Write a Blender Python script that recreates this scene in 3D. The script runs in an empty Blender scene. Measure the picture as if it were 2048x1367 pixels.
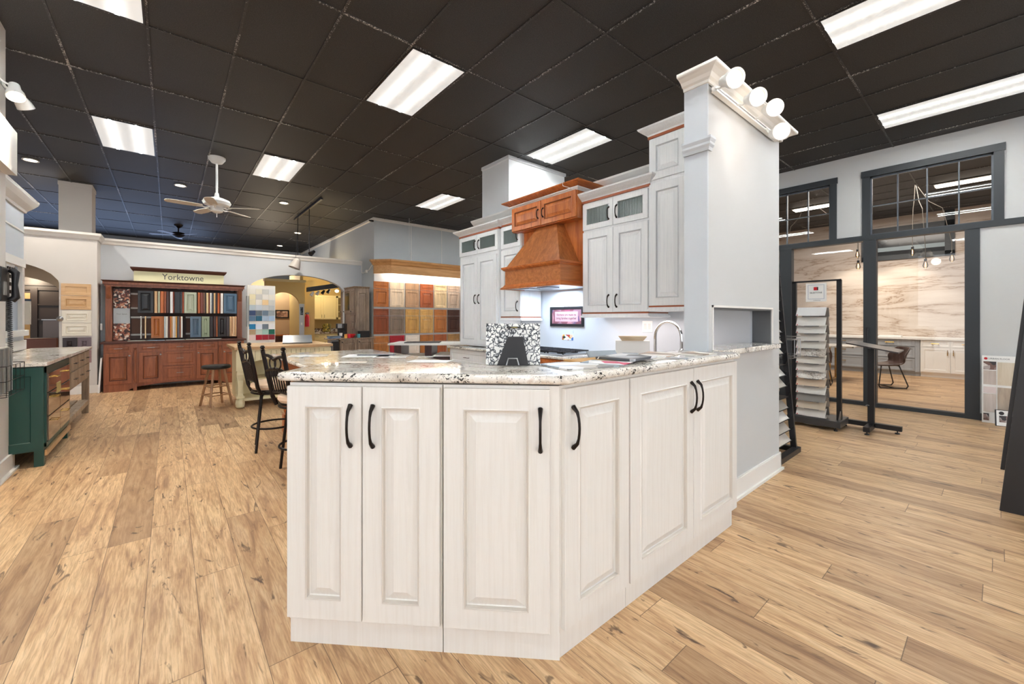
import bpy, math, random
from mathutils import Vector, Matrix
R = math.radians
random.seed(7)
S = bpy.context.scene
COL = S.collection

# ------------------------------------------------------------------ camera
CAMZ = 1.34
cd = bpy.data.cameras.new('camera'); cam = bpy.data.objects.new('camera', cd); COL.objects.link(cam)
cd.sensor_width = 36; cd.lens = 818 / 2048 * 36
cd.shift_y = -(683.5 - 636) / 2048
cd.clip_start = 0.05; cd.clip_end = 200
cam.location = (0, 0, CAMZ); cam.rotation_euler = (R(90), 0, R(-40.0))
S.camera = cam
# ------------------------------------------------------------------ view
S.view_settings.view_transform = 'Standard'; S.view_settings.look = 'None'
S.view_settings.gamma = 1; S.view_settings.exposure = 1.12
S.view_settings.use_curve_mapping = False
S.cycles.use_denoising = True
S.cycles.max_bounces = 8; S.cycles.diffuse_bounces = 5; S.cycles.glossy_bounces = 4
S.cycles.transparent_max_bounces = 12; S.cycles.sample_clamp_indirect = 6
S.cycles.caustics_reflective = False; S.cycles.caustics_refractive = False
# ------------------------------------------------------------------ world: even fill light through room sides left open behind and left of camera
w = bpy.data.worlds.new('world'); S.world = w; w.use_nodes = True
bg = w.node_tree.nodes['Background']; bg.inputs[0].default_value = (0.93, 0.96, 1.0, 1); bg.inputs[1].default_value = 1.0

LSTR = 62      # radiance of the fluorescent tubes behind the troffer lenses
def light(name, kind, loc, energy, color=(1, 1, 1), size=0.1, size_y=None, rot=(0, 0, 0), spot=None, blend=.6):
    ld = bpy.data.lights.new(name, kind); ld.energy = energy; ld.color = color
    if kind == 'AREA':
        ld.size = size
        if size_y: ld.shape = 'RECTANGLE'; ld.size_y = size_y
    else: ld.shadow_soft_size = size
    if spot: ld.spot_size = spot; ld.spot_blend = blend
    o = bpy.data.objects.new(name, ld); COL.objects.link(o); o.location = loc; o.rotation_euler = rot
    return o
WARM = (1, .83, .62)
light('hood_lamp', 'AREA', (3.6, 3.55, 1.69), 7, (.72, .84, 1), .5, .3, (0, 0, 0))
light('under_cabinet_lamp', 'AREA', (3.70, 2.35, 1.34), 1.6, (1, .86, .82), .12, 1.1, (0, 0, 0))
light('under_cabinet_lamp', 'AREA', (3.74, 4.25, 1.33), .8, (1, .86, .80), .12, .35, (0, 0, 0))
light('valance_lamp', 'AREA', (5.4, 9.93, 2.585), 11, (1, .90, .78), 2.4, .1, (R(12), 0, 0))
light('kitchen_lamp', 'POINT', (3.5, 12.6, 2.2), 15, (1, .80, .50), .12)
light('picture_lamp', 'POINT', (2.3, 14.2, 2.5), 30, (1, .86, .66), .12)
for cx_, cy_ in ((-1.69, 9.94), (.17, 10.01), (1.93, 10.07)): light('can_beam', 'SPOT', (cx_, cy_ - .02, 3.84), 60, (1, .90, .76), .06, spot=R(120))
light('rear_daylight', 'AREA', (-1.5, 16.9, 2.2), 45, (.45, .62, 1.0), 5, 2.5, rot=(R(-70 - 180 + 150), 0, 0))
light('den_fill', 'POINT', (-2.3, 12.9, 2.2), 26, WARM, .12)  # added point light without a fixture, brightens the den behind the arch
light('meeting_lamp', 'AREA', (10.9, 1.6, 3.80), 85, (1, .90, .80), 3.2, 1.6)
for y in (1.9, 1.0): light('marble_washer', 'SPOT', (12.9, y + .5, 3.0), 25, (1, .88, .72), .05, rot=(R(38), 0, R(-90)), spot=R(75))

# ------------------------------------------------------------------ materials
MATS = {}
def node(nt, t, **kw):
    n = nt.nodes.new(t)
    for k, v in kw.items(): setattr(n, k, v)
    return n
def newmat(name):
    m = bpy.data.materials.new(name); m.use_nodes = True
    nt = m.node_tree; b = nt.nodes['Principled BSDF']
    return m, nt, b
def lnk(nt, a, b): nt.links.new(a, b)
def ramp(nt, fac, stops, interp='LINEAR'):
    r = node(nt, 'ShaderNodeValToRGB'); r.color_ramp.interpolation = interp
    e = r.color_ramp.elements
    while len(e) < len(stops): e.new(.5)
    for i, (p, c) in enumerate(stops):
        e[i].position = p; e[i].color = (c[0], c[1], c[2], 1)
    lnk(nt, fac, r.inputs[0]); return r
def mapping(nt, scale=(1, 1, 1), loc=(0, 0, 0), rot=(0, 0, 0), geo=False):
    if geo: src = node(nt, 'ShaderNodeNewGeometry').outputs['Position']
    else: src = node(nt, 'ShaderNodeTexCoord').outputs['Object']
    mp = node(nt, 'ShaderNodeMapping'); lnk(nt, src, mp.inputs[0])
    mp.inputs['Scale'].default_value = scale; mp.inputs['Location'].default_value = loc; mp.inputs['Rotation'].default_value = rot
    return mp.outputs[0]
def noise(nt, vec, scale, detail=4, rough=.55, dist=0):
    n = node(nt, 'ShaderNodeTexNoise'); lnk(nt, vec, n.inputs['Vector'])
    n.inputs['Scale'].default_value = scale; n.inputs['Detail'].default_value = detail
    n.inputs['Roughness'].default_value = rough; n.inputs['Distortion'].default_value = dist
    return n.outputs['Fac']
def mixc(nt, fac, a, b, mode='MIX'):
    m = node(nt, 'ShaderNodeMix', data_type='RGBA', blend_type=mode)
    for s, v in ((m.inputs[0], fac), (m.inputs[6], a), (m.inputs[7], b)):
        if hasattr(v, 'is_output'): lnk(nt, v, s)
        elif isinstance(v, (int, float)): s.default_value = v
        else: s.default_value = (v[0], v[1], v[2], 1)
    return m.outputs[2]
def math_(nt, op, a, b=None, c=None):
    m = node(nt, 'ShaderNodeMath', operation=op)
    for i, v in enumerate((a, b, c)):
        if v is None: continue
        if hasattr(v, 'is_output'): lnk(nt, v, m.inputs[i])
        else: m.inputs[i].default_value = v
    return m.outputs[0]
def bump(nt, b, h, strength=.2, dist=.002):
    bp = node(nt, 'ShaderNodeBump'); lnk(nt, h, bp.inputs['Height']); bp.inputs['Strength'].default_value = strength
    bp.inputs['Distance'].default_value = dist; lnk(nt, bp.outputs[0], b.inputs['Normal'])
def hexc(h):
    h = h.lstrip('#'); v = [int(h[i:i + 2], 16) / 255 for i in (0, 2, 4)]
    return tuple(c / 12.92 if c <= .04045 else ((c + .055) / 1.055) ** 2.4 for c in v)
def paint(name, col, rough=.5, metal=0, var=.0, spec=.5, coat=0):
    if name in MATS: return MATS[name]
    m, nt, b = newmat(name)
    if isinstance(col, str): col = hexc(col)
    if var:
        f = noise(nt, mapping(nt), 3, 3)
        c = mixc(nt, f, tuple(x * (1 - var) for x in col), tuple(min(1, x * (1 + var)) for x in col))
        lnk(nt, c, b.inputs['Base Color'])
    else: b.inputs['Base Color'].default_value = (*col, 1)
    b.inputs['Roughness'].default_value = rough; b.inputs['Metallic'].default_value = metal
    b.inputs['Specular IOR Level'].default_value = spec; b.inputs['Coat Weight'].default_value = coat
    MATS[name] = m; return m
def brushed(name, col, col2, rough=.42, sc=1.0):
    """painted wood with a faint vertical glaze brushed through it"""
    if name in MATS: return MATS[name]
    m, nt, b = newmat(name)
    v = mapping(nt, (26 * sc, 26 * sc, 1.1))
    f = noise(nt, v, 3, 5, .6)
    r = ramp(nt, f, [(.36, hexc(col2)), (.56, hexc(col))])
    lnk(nt, r.outputs[0], b.inputs['Base Color']); b.inputs['Roughness'].default_value = rough
    bump(nt, b, f, .03, .001); MATS[name] = m; return m
def wood(name, c1, c2, rough=.35, scale=1.0, axis='Z', coat=.15):
    if name in MATS: return MATS[name]
    m, nt, b = newmat(name)
    sc = {'Z': (9, 9, .8), 'X': (.8, 9, 9), 'Y': (9, .8, 9)}[axis]
    v = mapping(nt, tuple(s * scale for s in sc))
    f = noise(nt, v, 2.2, 6, .62, .8)
    f2 = noise(nt, v, 12, 3, .5)
    ff = math_(nt, 'ADD', math_(nt, 'MULTIPLY', f, .8), math_(nt, 'MULTIPLY', f2, .2))
    r = ramp(nt, ff, [(.36, hexc(c2)), (.5, tuple((a + b_) / 2 for a, b_ in zip(hexc(c1), hexc(c2)))), (.62, hexc(c1))])
    lnk(nt, r.outputs[0], b.inputs['Base Color']); b.inputs['Roughness'].default_value = rough
    b.inputs['Coat Weight'].default_value = coat; b.inputs['Coat Roughness'].default_value = .15
    bump(nt, b, f2, .12, .001); MATS[name] = m; return m
def emis(name, col, strength):
    if name in MATS: return MATS[name]
    m, nt, b = newmat(name)
    b.inputs['Base Color'].default_value = (*col, 1); b.inputs['Emission Color'].default_value = (*col, 1)
    b.inputs['Emission Strength'].default_value = strength; MATS[name] = m; return m
def glass(name, tint=(1, 1, 1), refl=.5, rough=0.0, ribs=False):
    if name in MATS: return MATS[name]
    m = bpy.data.materials.new(name); m.use_nodes = True; nt = m.node_tree; nt.nodes.clear()
    out = node(nt, 'ShaderNodeOutputMaterial'); mx = node(nt, 'ShaderNodeMixShader'); tr = node(nt, 'ShaderNodeBsdfTransparent')
    gl = node(nt, 'ShaderNodeBsdfGlossy'); fr = node(nt, 'ShaderNodeFresnel'); fr.inputs[0].default_value = 1.5
    tr.inputs[0].default_value = (*tint, 1); gl.inputs['Roughness'].default_value = rough
    f = math_(nt, 'MULTIPLY', fr.outputs[0], refl * 2)
    lnk(nt, f, mx.inputs[0]); lnk(nt, tr.outputs[0], mx.inputs[1]); lnk(nt, gl.outputs[0], mx.inputs[2]); lnk(nt, mx.outputs[0], out.inputs[0])
    MATS[name] = m; return m
def granite(name, base, mid, dark, rough=.05, sc=1.0):
    if name in MATS: return MATS[name]
    m, nt, b = newmat(name)
    v = mapping(nt, geo=True)
    big = noise(nt, v, 7 * sc, 4, .6, .6)
    c = ramp(nt, big, [(.30, hexc(mid)), (.46, hexc(base)), (.62, hexc('#F4F0EA'))]).outputs[0]
    warm = noise(nt, v, 16 * sc, 3, .6)
    c = mixc(nt, math_(nt, 'MULTIPLY', ramp(nt, warm, [(.60, (0, 0, 0)), (.70, (1, 1, 1))]).outputs[0], .4), c, hexc('#B59478'))
    sp = noise(nt, v, 75 * sc, 3, .75, .4)
    cl = noise(nt, v, 10 * sc, 2, .5)
    thr = math_(nt, 'ADD', math_(nt, 'MULTIPLY', cl, .45), sp)
    c = mixc(nt, ramp(nt, thr, [(.80, (0, 0, 0)), (.84, (1, 1, 1))]).outputs[0], c, hexc(dark))
    sp2 = noise(nt, v, 140 * sc, 2, .6)
    c = mixc(nt, math_(nt, 'MULTIPLY', ramp(nt, sp2, [(.60, (0, 0, 0)), (.66, (1, 1, 1))]).outputs[0], .6), c, hexc('#8D8680'))
    lnk(nt, c, b.inputs['Base Color']); b.inputs['Roughness'].default_value = rough
    b.inputs['Specular IOR Level'].default_value = .42
    MATS[name] = m; return m
def floor_mat():
    m, nt, b = newmat('oak_planks')
    pos = node(nt, 'ShaderNodeNewGeometry').outputs['Position']
    sx = node(nt, 'ShaderNodeSeparateXYZ'); lnk(nt, pos, sx.inputs[0])
    W, L = .19, 1.52
    u = math_(nt, 'DIVIDE', math_(nt, 'ADD', sx.outputs[0], .275), W)
    pid = math_(nt, 'FLOOR', u); fu = math_(nt, 'FRACT', u)
    wn = node(nt, 'ShaderNodeTexWhiteNoise', noise_dimensions='1D'); lnk(nt, pid, wn.inputs['W'])
    v = math_(nt, 'DIVIDE', math_(nt, 'ADD', sx.outputs[1], math_(nt, 'MULTIPLY', wn.outputs['Value'], 7.3)), L)
    vid = math_(nt, 'FLOOR', v); fv = math_(nt, 'FRACT', v)
    cx = node(nt, 'ShaderNodeCombineXYZ'); lnk(nt, pid, cx.inputs[0]); lnk(nt, vid, cx.inputs[1])
    wn2 = node(nt, 'ShaderNodeTexWhiteNoise', noise_dimensions='2D'); lnk(nt, cx.outputs[0], wn2.inputs['Vector'])
    # grain coordinates, shifted board by board
    off = node(nt, 'ShaderNodeVectorMath', operation='SCALE'); lnk(nt, wn2.outputs['Color'], off.inputs[0]); off.inputs['Scale'].default_value = 37
    add = node(nt, 'ShaderNodeVectorMath', operation='ADD'); lnk(nt, pos, add.inputs[0]); lnk(nt, off.outputs[0], add.inputs[1])
    mp = node(nt, 'ShaderNodeMapping'); lnk(nt, add.outputs[0], mp.inputs[0]); mp.inputs['Scale'].default_value = (11, 1.15, 11)
    g1 = noise(nt, mp.outputs[0], 1.6, 6, .62, 1.1)
    mp2 = node(nt, 'ShaderNodeMapping'); lnk(nt, add.outputs[0], mp2.inputs[0]); mp2.inputs['Scale'].default_value = (70, 4, 70)
    g2 = noise(nt, mp2.outputs[0], 2.0, 4, .6, .3)
    mp3 = node(nt, 'ShaderNodeMapping'); lnk(nt, add.outputs[0], mp3.inputs[0]); mp3.inputs['Scale'].default_value = (13, 3.6, 13)
    kn = noise(nt, mp3.outputs[0], 1.0, 3, .6, 1.6)
    base = ramp(nt, g1, [(.30, hexc('#98765A')), (.42, hexc('#C29D76')), (.56, hexc('#D8B68D')), (.75, hexc('#E4C7A1'))]).outputs[0]
    tint = ramp(nt, wn2.outputs['Value'], [(0, (.62, .58, .56)), (.22, (.84, .81, .78)), (.5, (1, 1, 1)), (1, (1.0, .99, .96))]).outputs[0]
    c = mixc(nt, 1.0, base, tint, 'MULTIPLY')
    c = mixc(nt, math_(nt, 'MULTIPLY', ramp(nt, g2, [(.40, (1, 1, 1)), (.56, (0, 0, 0))]).outputs[0], .42), c, hexc('#8C6747'))
    c = mixc(nt, ramp(nt, kn, [(.625, (0, 0, 0)), (.675, (.7, .7, .7)), (.735, (1, 1, 1))]).outputs[0], c, hexc('#57402F'))
    eu = math_(nt, 'MINIMUM', fu, math_(nt, 'SUBTRACT', 1, fu)); ev = math_(nt, 'MINIMUM', fv, math_(nt, 'SUBTRACT', 1, fv))
    seam = math_(nt, 'MAXIMUM', math_(nt, 'LESS_THAN', eu, .0075), math_(nt, 'LESS_THAN', ev, .0011))
    c = mixc(nt, math_(nt, 'MULTIPLY', seam, .72), c, hexc('#4E3A2A'))
    lnk(nt, c, b.inputs['Base Color'])
    b.inputs['Roughness'].default_value = .42; b.inputs['Specular IOR Level'].default_value = .35
    bump(nt, b, math_(nt, 'SUBTRACT', g2, math_(nt, 'MULTIPLY', seam, 2)), .15, .0015)
    return m
def ceil_mat(flip=False):
    m, nt, b = newmat('black_tile')
    v = mapping(nt, geo=True)
    f = noise(nt, v, 130, 3, .7); h = noise(nt, v, 1.3, 3, .5)
    c = ramp(nt, f, [(.35, hexc('#1F1E1E')), (.60, hexc('#3C3938')), (.8, hexc('#66615E'))]).outputs[0]
    c = mixc(nt, math_(nt, 'MULTIPLY', h, .7), c, hexc('#201E1D'))
    sc = noise(nt, mapping(nt, (9, 3, 3), rot=(0, 0, .5), geo=True), 2.2, 6, .8, 1.5)
    c = mixc(nt, math_(nt, 'MULTIPLY', ramp(nt, sc, [(.66, (0, 0, 0)), (.74, (1, 1, 1))]).outputs[0], .25), c, hexc('#6A6663'))
    lnk(nt, c, b.inputs['Base Color']); b.inputs['Roughness'].default_value = .6; b.inputs['Specular IOR Level'].default_value = .4
    bump(nt, b, f, .5, .003); return m
def grid_mat():
    m, nt, b = newmat('black_grid')
    v = mapping(nt, geo=True)
    f = noise(nt, v, 60, 4, .8); g = noise(nt, v, 1.1, 2, .5)
    k = math_(nt, 'ADD', f, math_(nt, 'MULTIPLY', g, .55))
    c = ramp(nt, k, [(.84, hexc('#242221')), (.90, hexc('#8E8A86')), (.96, hexc('#E4E0DA'))]).outputs[0]
    lnk(nt, c, b.inputs['Base Color']); b.inputs['Roughness'].default_value = .5
    return m
def lens_mat():
    m, nt, b = newmat('troffer_lens')
    tc = node(nt, 'ShaderNodeTexCoord').outputs['Object']
    sx = node(nt, 'ShaderNodeSeparateXYZ'); lnk(nt, tc, sx.inputs[0])
    d = math_(nt, 'ABSOLUTE', math_(nt, 'SUBTRACT', math_(nt, 'ABSOLUTE', sx.outputs[0]), .125))
    core = math_(nt, 'LESS_THAN', d, .016)
    g = math_(nt, 'SUBTRACT', 1, math_(nt, 'MINIMUM', math_(nt, 'DIVIDE', d, .10), 1))
    g = math_(nt, 'POWER', g, 1.3)
    n = noise(nt, mapping(nt, (3, 9, 1)), 3, 3, .6)
    st = math_(nt, 'ADD', math_(nt, 'MULTIPLY', core, LSTR), math_(nt, 'ADD', math_(nt, 'MULTIPLY', g, .35), math_(nt, 'ADD', .10, math_(nt, 'MULTIPLY', n, .26))))
    b.inputs['Base Color'].default_value = (.8, .8, .8, 1)
    b.inputs['Emission Color'].default_value = (.97, 1.0, .98, 1); lnk(nt, st, b.inputs['Emission Strength'])
    return m
def marble_mat():
    m, nt, b = newmat('veined_marble')
    v = mapping(nt, (1, .32, 2.6), geo=True, rot=(R(-4), 0, 0))
    f = noise(nt, v, .85, 7, .66, .8)
    a = math_(nt, 'ABSOLUTE', math_(nt, 'SUBTRACT', f, .5))
    c = ramp(nt, a, [(0, hexc('#8B6F56')), (.012, hexc('#C3B1A1')), (.05, hexc('#D3C6BB')), (.2, hexc('#E4DBD2'))]).outputs[0]
    c = mixc(nt, math_(nt, 'MULTIPLY', noise(nt, v, 3, 4, .6), .5), c, hexc('#CFC2B8'))
    lnk(nt, c, b.inputs['Base Color']); b.inputs['Roughness'].default_value = .25
    return m
def quartz_mat():
    m, nt, b = newmat('black_veined_quartz')
    v = mapping(nt, (1, 1, 1))
    n = node(nt, 'ShaderNodeTexNoise'); lnk(nt, v, n.inputs['Vector']); n.inputs['Scale'].default_value = 26
    sc = node(nt, 'ShaderNodeVectorMath', operation='SCALE'); lnk(nt, n.outputs['Color'], sc.inputs[0]); sc.inputs['Scale'].default_value = .07
    ad = node(nt, 'ShaderNodeVectorMath', operation='ADD'); lnk(nt, v, ad.inputs[0]); lnk(nt, sc.outputs[0], ad.inputs[1])
    vo = node(nt, 'ShaderNodeTexVoronoi', feature='DISTANCE_TO_EDGE'); lnk(nt, ad.outputs[0], vo.inputs['Vector']); vo.inputs['Scale'].default_value = 42
    c = ramp(nt, vo.outputs['Distance'], [(.035, hexc('#1E2025')), (.09, hexc('#A4A6AA')), (.15, hexc('#ECEBE7'))]).outputs[0]
    lnk(nt, c, b.inputs['Base Color']); b.inputs['Roughness'].default_value = .2
    return m
def picture_mat(name, cols, scale=14, seed=0, stretch=(1, 1, 1)):
    if name in MATS: return MATS[name]
    m, nt, b = newmat(name)
    v = mapping(nt, stretch, (seed * 3.1, seed * 1.7, seed * 2.3))
    vo = node(nt, 'ShaderNodeTexVoronoi'); lnk(nt, v, vo.inputs['Vector']); vo.inputs['Scale'].default_value = scale
    sp = node(nt, 'ShaderNodeSeparateColor'); lnk(nt, vo.outputs['Color'], sp.inputs[0])
    n = len(cols)
    r = ramp(nt, sp.outputs[0], [(i / n, hexc(c)) for i, c in enumerate(cols)], 'CONSTANT')
    lnk(nt, r.outputs[0], b.inputs['Base Color']); b.inputs['Roughness'].default_value = .35
    MATS[name] = m; return m

M_floor = floor_mat(); M_ceil = ceil_mat(); M_grid = grid_mat(); M_lens = lens_mat(); M_marble = marble_mat(); M_quartz = quartz_mat()
M_wallB = paint('wall_pale_blue', '#C9CFD6', .75, var=.02)
M_wallG = paint('wall_light_grey', '#C8CACB', .75, var=.02)
M_wallW = paint('wall_warm_white', '#D8D4D0', .75, var=.02)
M_trim = paint('trim_white', '#EDEBE7', .4)
M_isl = brushed('island_white', '#E9E6E1', '#E5E1DB', .4)
M_cab = brushed('cabinet_white', '#F0F3F5', '#E8ECEF', .4)
M_gap = paint('cabinet_shadow_grey', '#6E6A64', .6)
M_black = paint('black_satin', '#16161A', .4)
M_bronze = paint('oil_rubbed_bronze', '#2A2422', .35, .8)
M_darkf = paint('charcoal_frame', '#2C3136', .45)
M_gran = granite('pale_granite', '#E6E0D6', '#C3B9AD', '#3A3836')
M_cherry = wood('cherry', '#C8783C', '#9C5226', .35)
M_cherryx = wood('cherry_x', '#C8783C', '#9C5226', .35, axis='Y')
M_maho = wood('mahogany', '#9E5C3C', '#78452E', .38)
M_mahod = paint('mahogany_dark', '#4A2318', .45)
M_chrome = paint('chrome', '#D9DADB', .08, 1)
M_steel = paint('brushed_steel', '#A8A9AB', .3, .9)
M_glass = glass('clear_glass', (.97, .98, .98), .55)
M_glassd = glass('cabinet_glass', (.55, .62, .60), .6, .08)
M_white = paint('plain_white', '#F0F0EE', .45)
M_paper = paint('paper_white', '#F2F3F4', .6)
M_brass = paint('brass', '#C9A24E', .25, .9)
M_butcher = wood('butcher_block', '#D9B68C', '#C09668', .4, axis='X')
M_cream = paint('cream_paint', '#E6DDB8', .45, var=.03)
M_green = paint('dark_green', '#17463F', .35, var=.05)
M_greyw = wood('grey_wood', '#9A8877', '#6C5C4F', .5)
M_wine = wood('wine_wood', '#4A1F1E', '#2E1212', .3)
M_yel = paint('yellow_wall', '#D9BC7C', .7)
M_tan = paint('tan_wall', '#C3A684', .7)
M_creamcab = paint('cream_cabinet', '#EAD9A4', .45)
M_brownstone = granite('brown_granite', '#6A4A34', '#4A3226', '#1E1612', .15, 1.5)
M_red = paint('signal_red', '#C3202B', .3)
M_leather = paint('brown_leather', '#43302A', .42, var=.15)
M_beige = paint('beige_fabric', '#D8BBA0', .7, var=.08)
M_lamp = emis('lamp_face', (1, .90, .74), 7)
M_can = emis('recessed_lamp', (1, .80, .55), 9)
M_bulb = emis('amber_bulb', (1, .62, .30), 5)
M_tube = emis('fluorescent_tube', (1, .86, .74), 5)

GLAZE = {'island_white': paint('glaze_warm', '#D0C9C0', .5), 'cabinet_white': paint('glaze_cool', '#CDD1D5', .5), 'mahogany': paint('glaze_maho', '#4E241A', .5), 'cherry': paint('glaze_cherry', '#7A4320', .5)}
# ------------------------------------------------------------------ mesh helpers
class MB:
    def __init__(s): s.v = []; s.f = []; s.mi = []; s.cur = 0
    def face(s, idx): s.f.append(tuple(idx)); s.mi.append(s.cur)
    def quad(s, a, b, c, d):
        n = len(s.v); s.v += [a, b, c, d]; s.face((n, n + 1, n + 2, n + 3)); return s
    def box(s, x0, y0, z0, x1, y1, z1):
        if x0 > x1: x0, x1 = x1, x0
        if y0 > y1: y0, y1 = y1, y0
        if z0 > z1: z0, z1 = z1, z0
        n = len(s.v)
        s.v += [(x0, y0, z0), (x1, y0, z0), (x1, y1, z0), (x0, y1, z0), (x0, y0, z1), (x1, y0, z1), (x1, y1, z1), (x0, y1, z1)]
        for q in ((3, 2, 1, 0), (4, 5, 6, 7), (0, 1, 5, 4), (1, 2, 6, 5), (2, 3, 7, 6), (3, 0, 4, 7)): s.face([n + i for i in q])
        return s
    def prism(s, poly, z0, z1):
        n = len(s.v); k = len(poly)
        s.v += [(x, y, z0) for x, y in poly] + [(x, y, z1) for x, y in poly]
        s.face([n + i for i in range(k)][::-1]); s.face([n + k + i for i in range(k)])
        for i in range(k):
            j = (i + 1) % k; s.face((n + i, n + j, n + k + j, n + k + i))
        return s
    def prism_axis(s, poly, a0, a1, axis):
        """poly of two coordinates extruded along an axis: 'x' -> (y,z), 'y' -> (x,z)"""
        n = len(s.v); k = len(poly)
        P = (lambda p, a: (a, p[0], p[1])) if axis == 'x' else (lambda p, a: (p[0], a, p[1]))
        s.v += [P(p, a0) for p in poly] + [P(p, a1) for p in poly]
        s.face([n + i for i in range(k)]); s.face([n + k + i for i in range(k)][::-1])
        for i in range(k):
            j = (i + 1) % k; s.face((n + i, n + k + i, n + k + j, n + j))
        return s
    def hexa(s, bot, top):
        """bot/top: four xyz points each"""
        n = len(s.v); s.v += list(bot) + list(top)
        for q in ((3, 2, 1, 0), (4, 5, 6, 7), (0, 1, 5, 4), (1, 2, 6, 5), (2, 3, 7, 6), (3, 0, 4, 7)): s.face([n + i for i in q])
        return s
    def tube(s, pts, r, n=8, closed=False, cap=True):
        pts = [Vector(p) for p in pts]; k = len(pts); base = len(s.v)
        rs = r if isinstance(r, (list, tuple)) else [r] * k
        up = None
        for i, p in enumerate(pts):
            if closed: t = (pts[(i + 1) % k] - pts[i - 1]).normalized()
            elif i == 0: t = (pts[1] - p).normalized()
            elif i == k - 1: t = (p - pts[i - 1]).normalized()
            else: t = ((pts[i + 1] - p).normalized() + (p - pts[i - 1]).normalized()).normalized()
            if up is None:
                up = Vector((0, 0, 1)) if abs(t.z) < .9 else Vector((1, 0, 0))
            a = t.cross(up)
            if a.length < 1e-4: a = t.cross(Vector((0, 1, 0)))
            a.normalize(); b = a.cross(t).normalized(); up = b
            for j in range(n):
                an = 2 * math.pi * j / n
                q = p + a * math.cos(an) * rs[i] + b * math.sin(an) * rs[i]; s.v.append(tuple(q))
        for i in range(k if closed else k - 1):
            i2 = (i + 1) % k
            for j in range(n):
                j2 = (j + 1) % n
                s.face((base + i * n + j, base + i * n + j2, base + i2 * n + j2, base + i2 * n + j))
        if cap and not closed:
            s.face([base + j for j in range(n)][::-1]); s.face([base + (k - 1) * n + j for j in range(n)])
        return s
    def lathe(s, prof, c=(0, 0, 0), n=20, axis='z', cap=True, mat=None):
        base = len(s.v); k = len(prof)
        for r, h in prof:
            for j in range(n):
                a = 2 * math.pi * j / n; x, y, z = r * math.cos(a), r * math.sin(a), h
                if axis == 'x': x, y, z = h, x, y
                if axis == 'y': x, y, z = y, h, x
                p = Vector((x, y, z))
                if mat is not None: p = mat @ p
                s.v.append((p.x + c[0], p.y + c[1], p.z + c[2]))
        for i in range(k - 1):
            for j in range(n):
                j2 = (j + 1) % n
                s.face((base + i * n + j, base + i * n + j2, base + (i + 1) * n + j2, base + (i + 1) * n + j))
        if cap:
            s.face([base + j for j in range(n)][::-1]); s.face([base + (k - 1) * n + j for j in range(n)])
        return s
    def panel(s, x0, z0, x1, z1, rings, back=0.0, gl=None):
        """front-facing (-y) rectangle stepped through rings of (inset, y); closed at the back plane"""
        def rect(i, y): return [(x0 + i, y, z0 + i), (x1 - i, y, z0 + i), (x1 - i, y, z1 - i), (x0 + i, y, z1 - i)]
        seq = [(0, back)] + list(rings); base = len(s.v)
        for i, y in seq: s.v += rect(i, y)
        if gl is None: gl = (4, 5) if len(rings) == 8 else ()
        for k in range(len(seq) - 1):
            s.cur = 1 if k in gl else 0
            for j in range(4):
                j2 = (j + 1) % 4; a = base + 4 * k; b = a + 4
                s.face((a + j, a + j2, b + j2, b + j))
        s.cur = 0
        e = base + 4 * (len(seq) - 1); s.face((e, e + 1, e + 2, e + 3)); s.face((base + 3, base + 2, base + 1, base))
        return s
    def sweep(s, prof, path, closed=False):
        """prof: list of (out, z) ring; path: (x, y) points; out is to the right of travel"""
        k = len(path); base = len(s.v); n = len(prof)
        def nrm(a, b):
            d = Vector((b[0] - a[0], b[1] - a[1])).normalized(); return Vector((d.y, -d.x))
        for i in range(k):
            if closed or 0 < i < k - 1:
                n1 = nrm(path[i - 1], path[i]); n2 = nrm(path[i], path[(i + 1) % k]); m = (n1 + n2); m = m / max(.2, m.dot(n1))
            elif i == 0: m = nrm(path[0], path[1])
            else: m = nrm(path[-2], path[-1])
            for o, z in prof: s.v.append((path[i][0] + m.x * o, path[i][1] + m.y * o, z))
        for i in range(k if closed else k - 1):
            i2 = (i + 1) % k
            for j in range(n):
                j2 = (j + 1) % n
                s.face((base + i * n + j, base + i2 * n + j, base + i2 * n + j2, base + i * n + j2))
        if not closed:
            s.face([base + j for j in range(n)]); s.face([base + (k - 1) * n + j for j in range(n)][::-1])
        return s
    def move(s, mat, start=0):
        for i in range(start, len(s.v)): s.v[i] = tuple(mat @ Vector(s.v[i]))
        return s
    def build(s, name, mat, parent=None, loc=(0, 0, 0), rot=(0, 0, 0), smooth=False, bevel=0, seg=2):
        me = bpy.data.meshes.new(name); me.from_pydata(s.v, [], s.f)
        for mm in (mat if isinstance(mat, (list, tuple)) else [mat]): me.materials.append(mm)
        if 1 in s.mi and len(me.materials) == 1: me.materials.append(GLAZE.get(me.materials[0].name, me.materials[0]))
        for p, i in zip(me.polygons, s.mi): p.material_index = i; p.use_smooth = smooth
        import bmesh
        b = bmesh.new(); b.from_mesh(me); bmesh.ops.recalc_face_normals(b, faces=b.faces); b.to_mesh(me); b.free()
        o = bpy.data.objects.new(name, me); COL.objects.link(o); o.location = loc; o.rotation_euler = rot
        if parent: o.parent = parent
        if smooth:
            try: me.set_sharp_from_angle(angle=R(40))
            except Exception: pass
        if bevel:
            md = o.modifiers.new('bevel', 'BEVEL'); md.width = bevel; md.segments = seg; md.limit_method = 'ANGLE'; md.angle_limit = R(40)
        return o
def tag(o, label, cat, group=None, kind=None):
    o['label'] = label; o['category'] = cat
    if group: o['group'] = group
    if kind: o['kind'] = kind
    return o
def thing(name, label, cat, loc=(0, 0, 0), rz=0, group=None):
    o = bpy.data.objects.new(name, None); COL.objects.link(o); o.location = loc; o.rotation_euler = (0, 0, R(rz))
    o.empty_display_size = .1
    return tag(o, label, cat, group)
def struct(name, mb, mat, **kw):
    o = mb.build(name, mat, **kw); o['kind'] = 'structure'; return o
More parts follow.
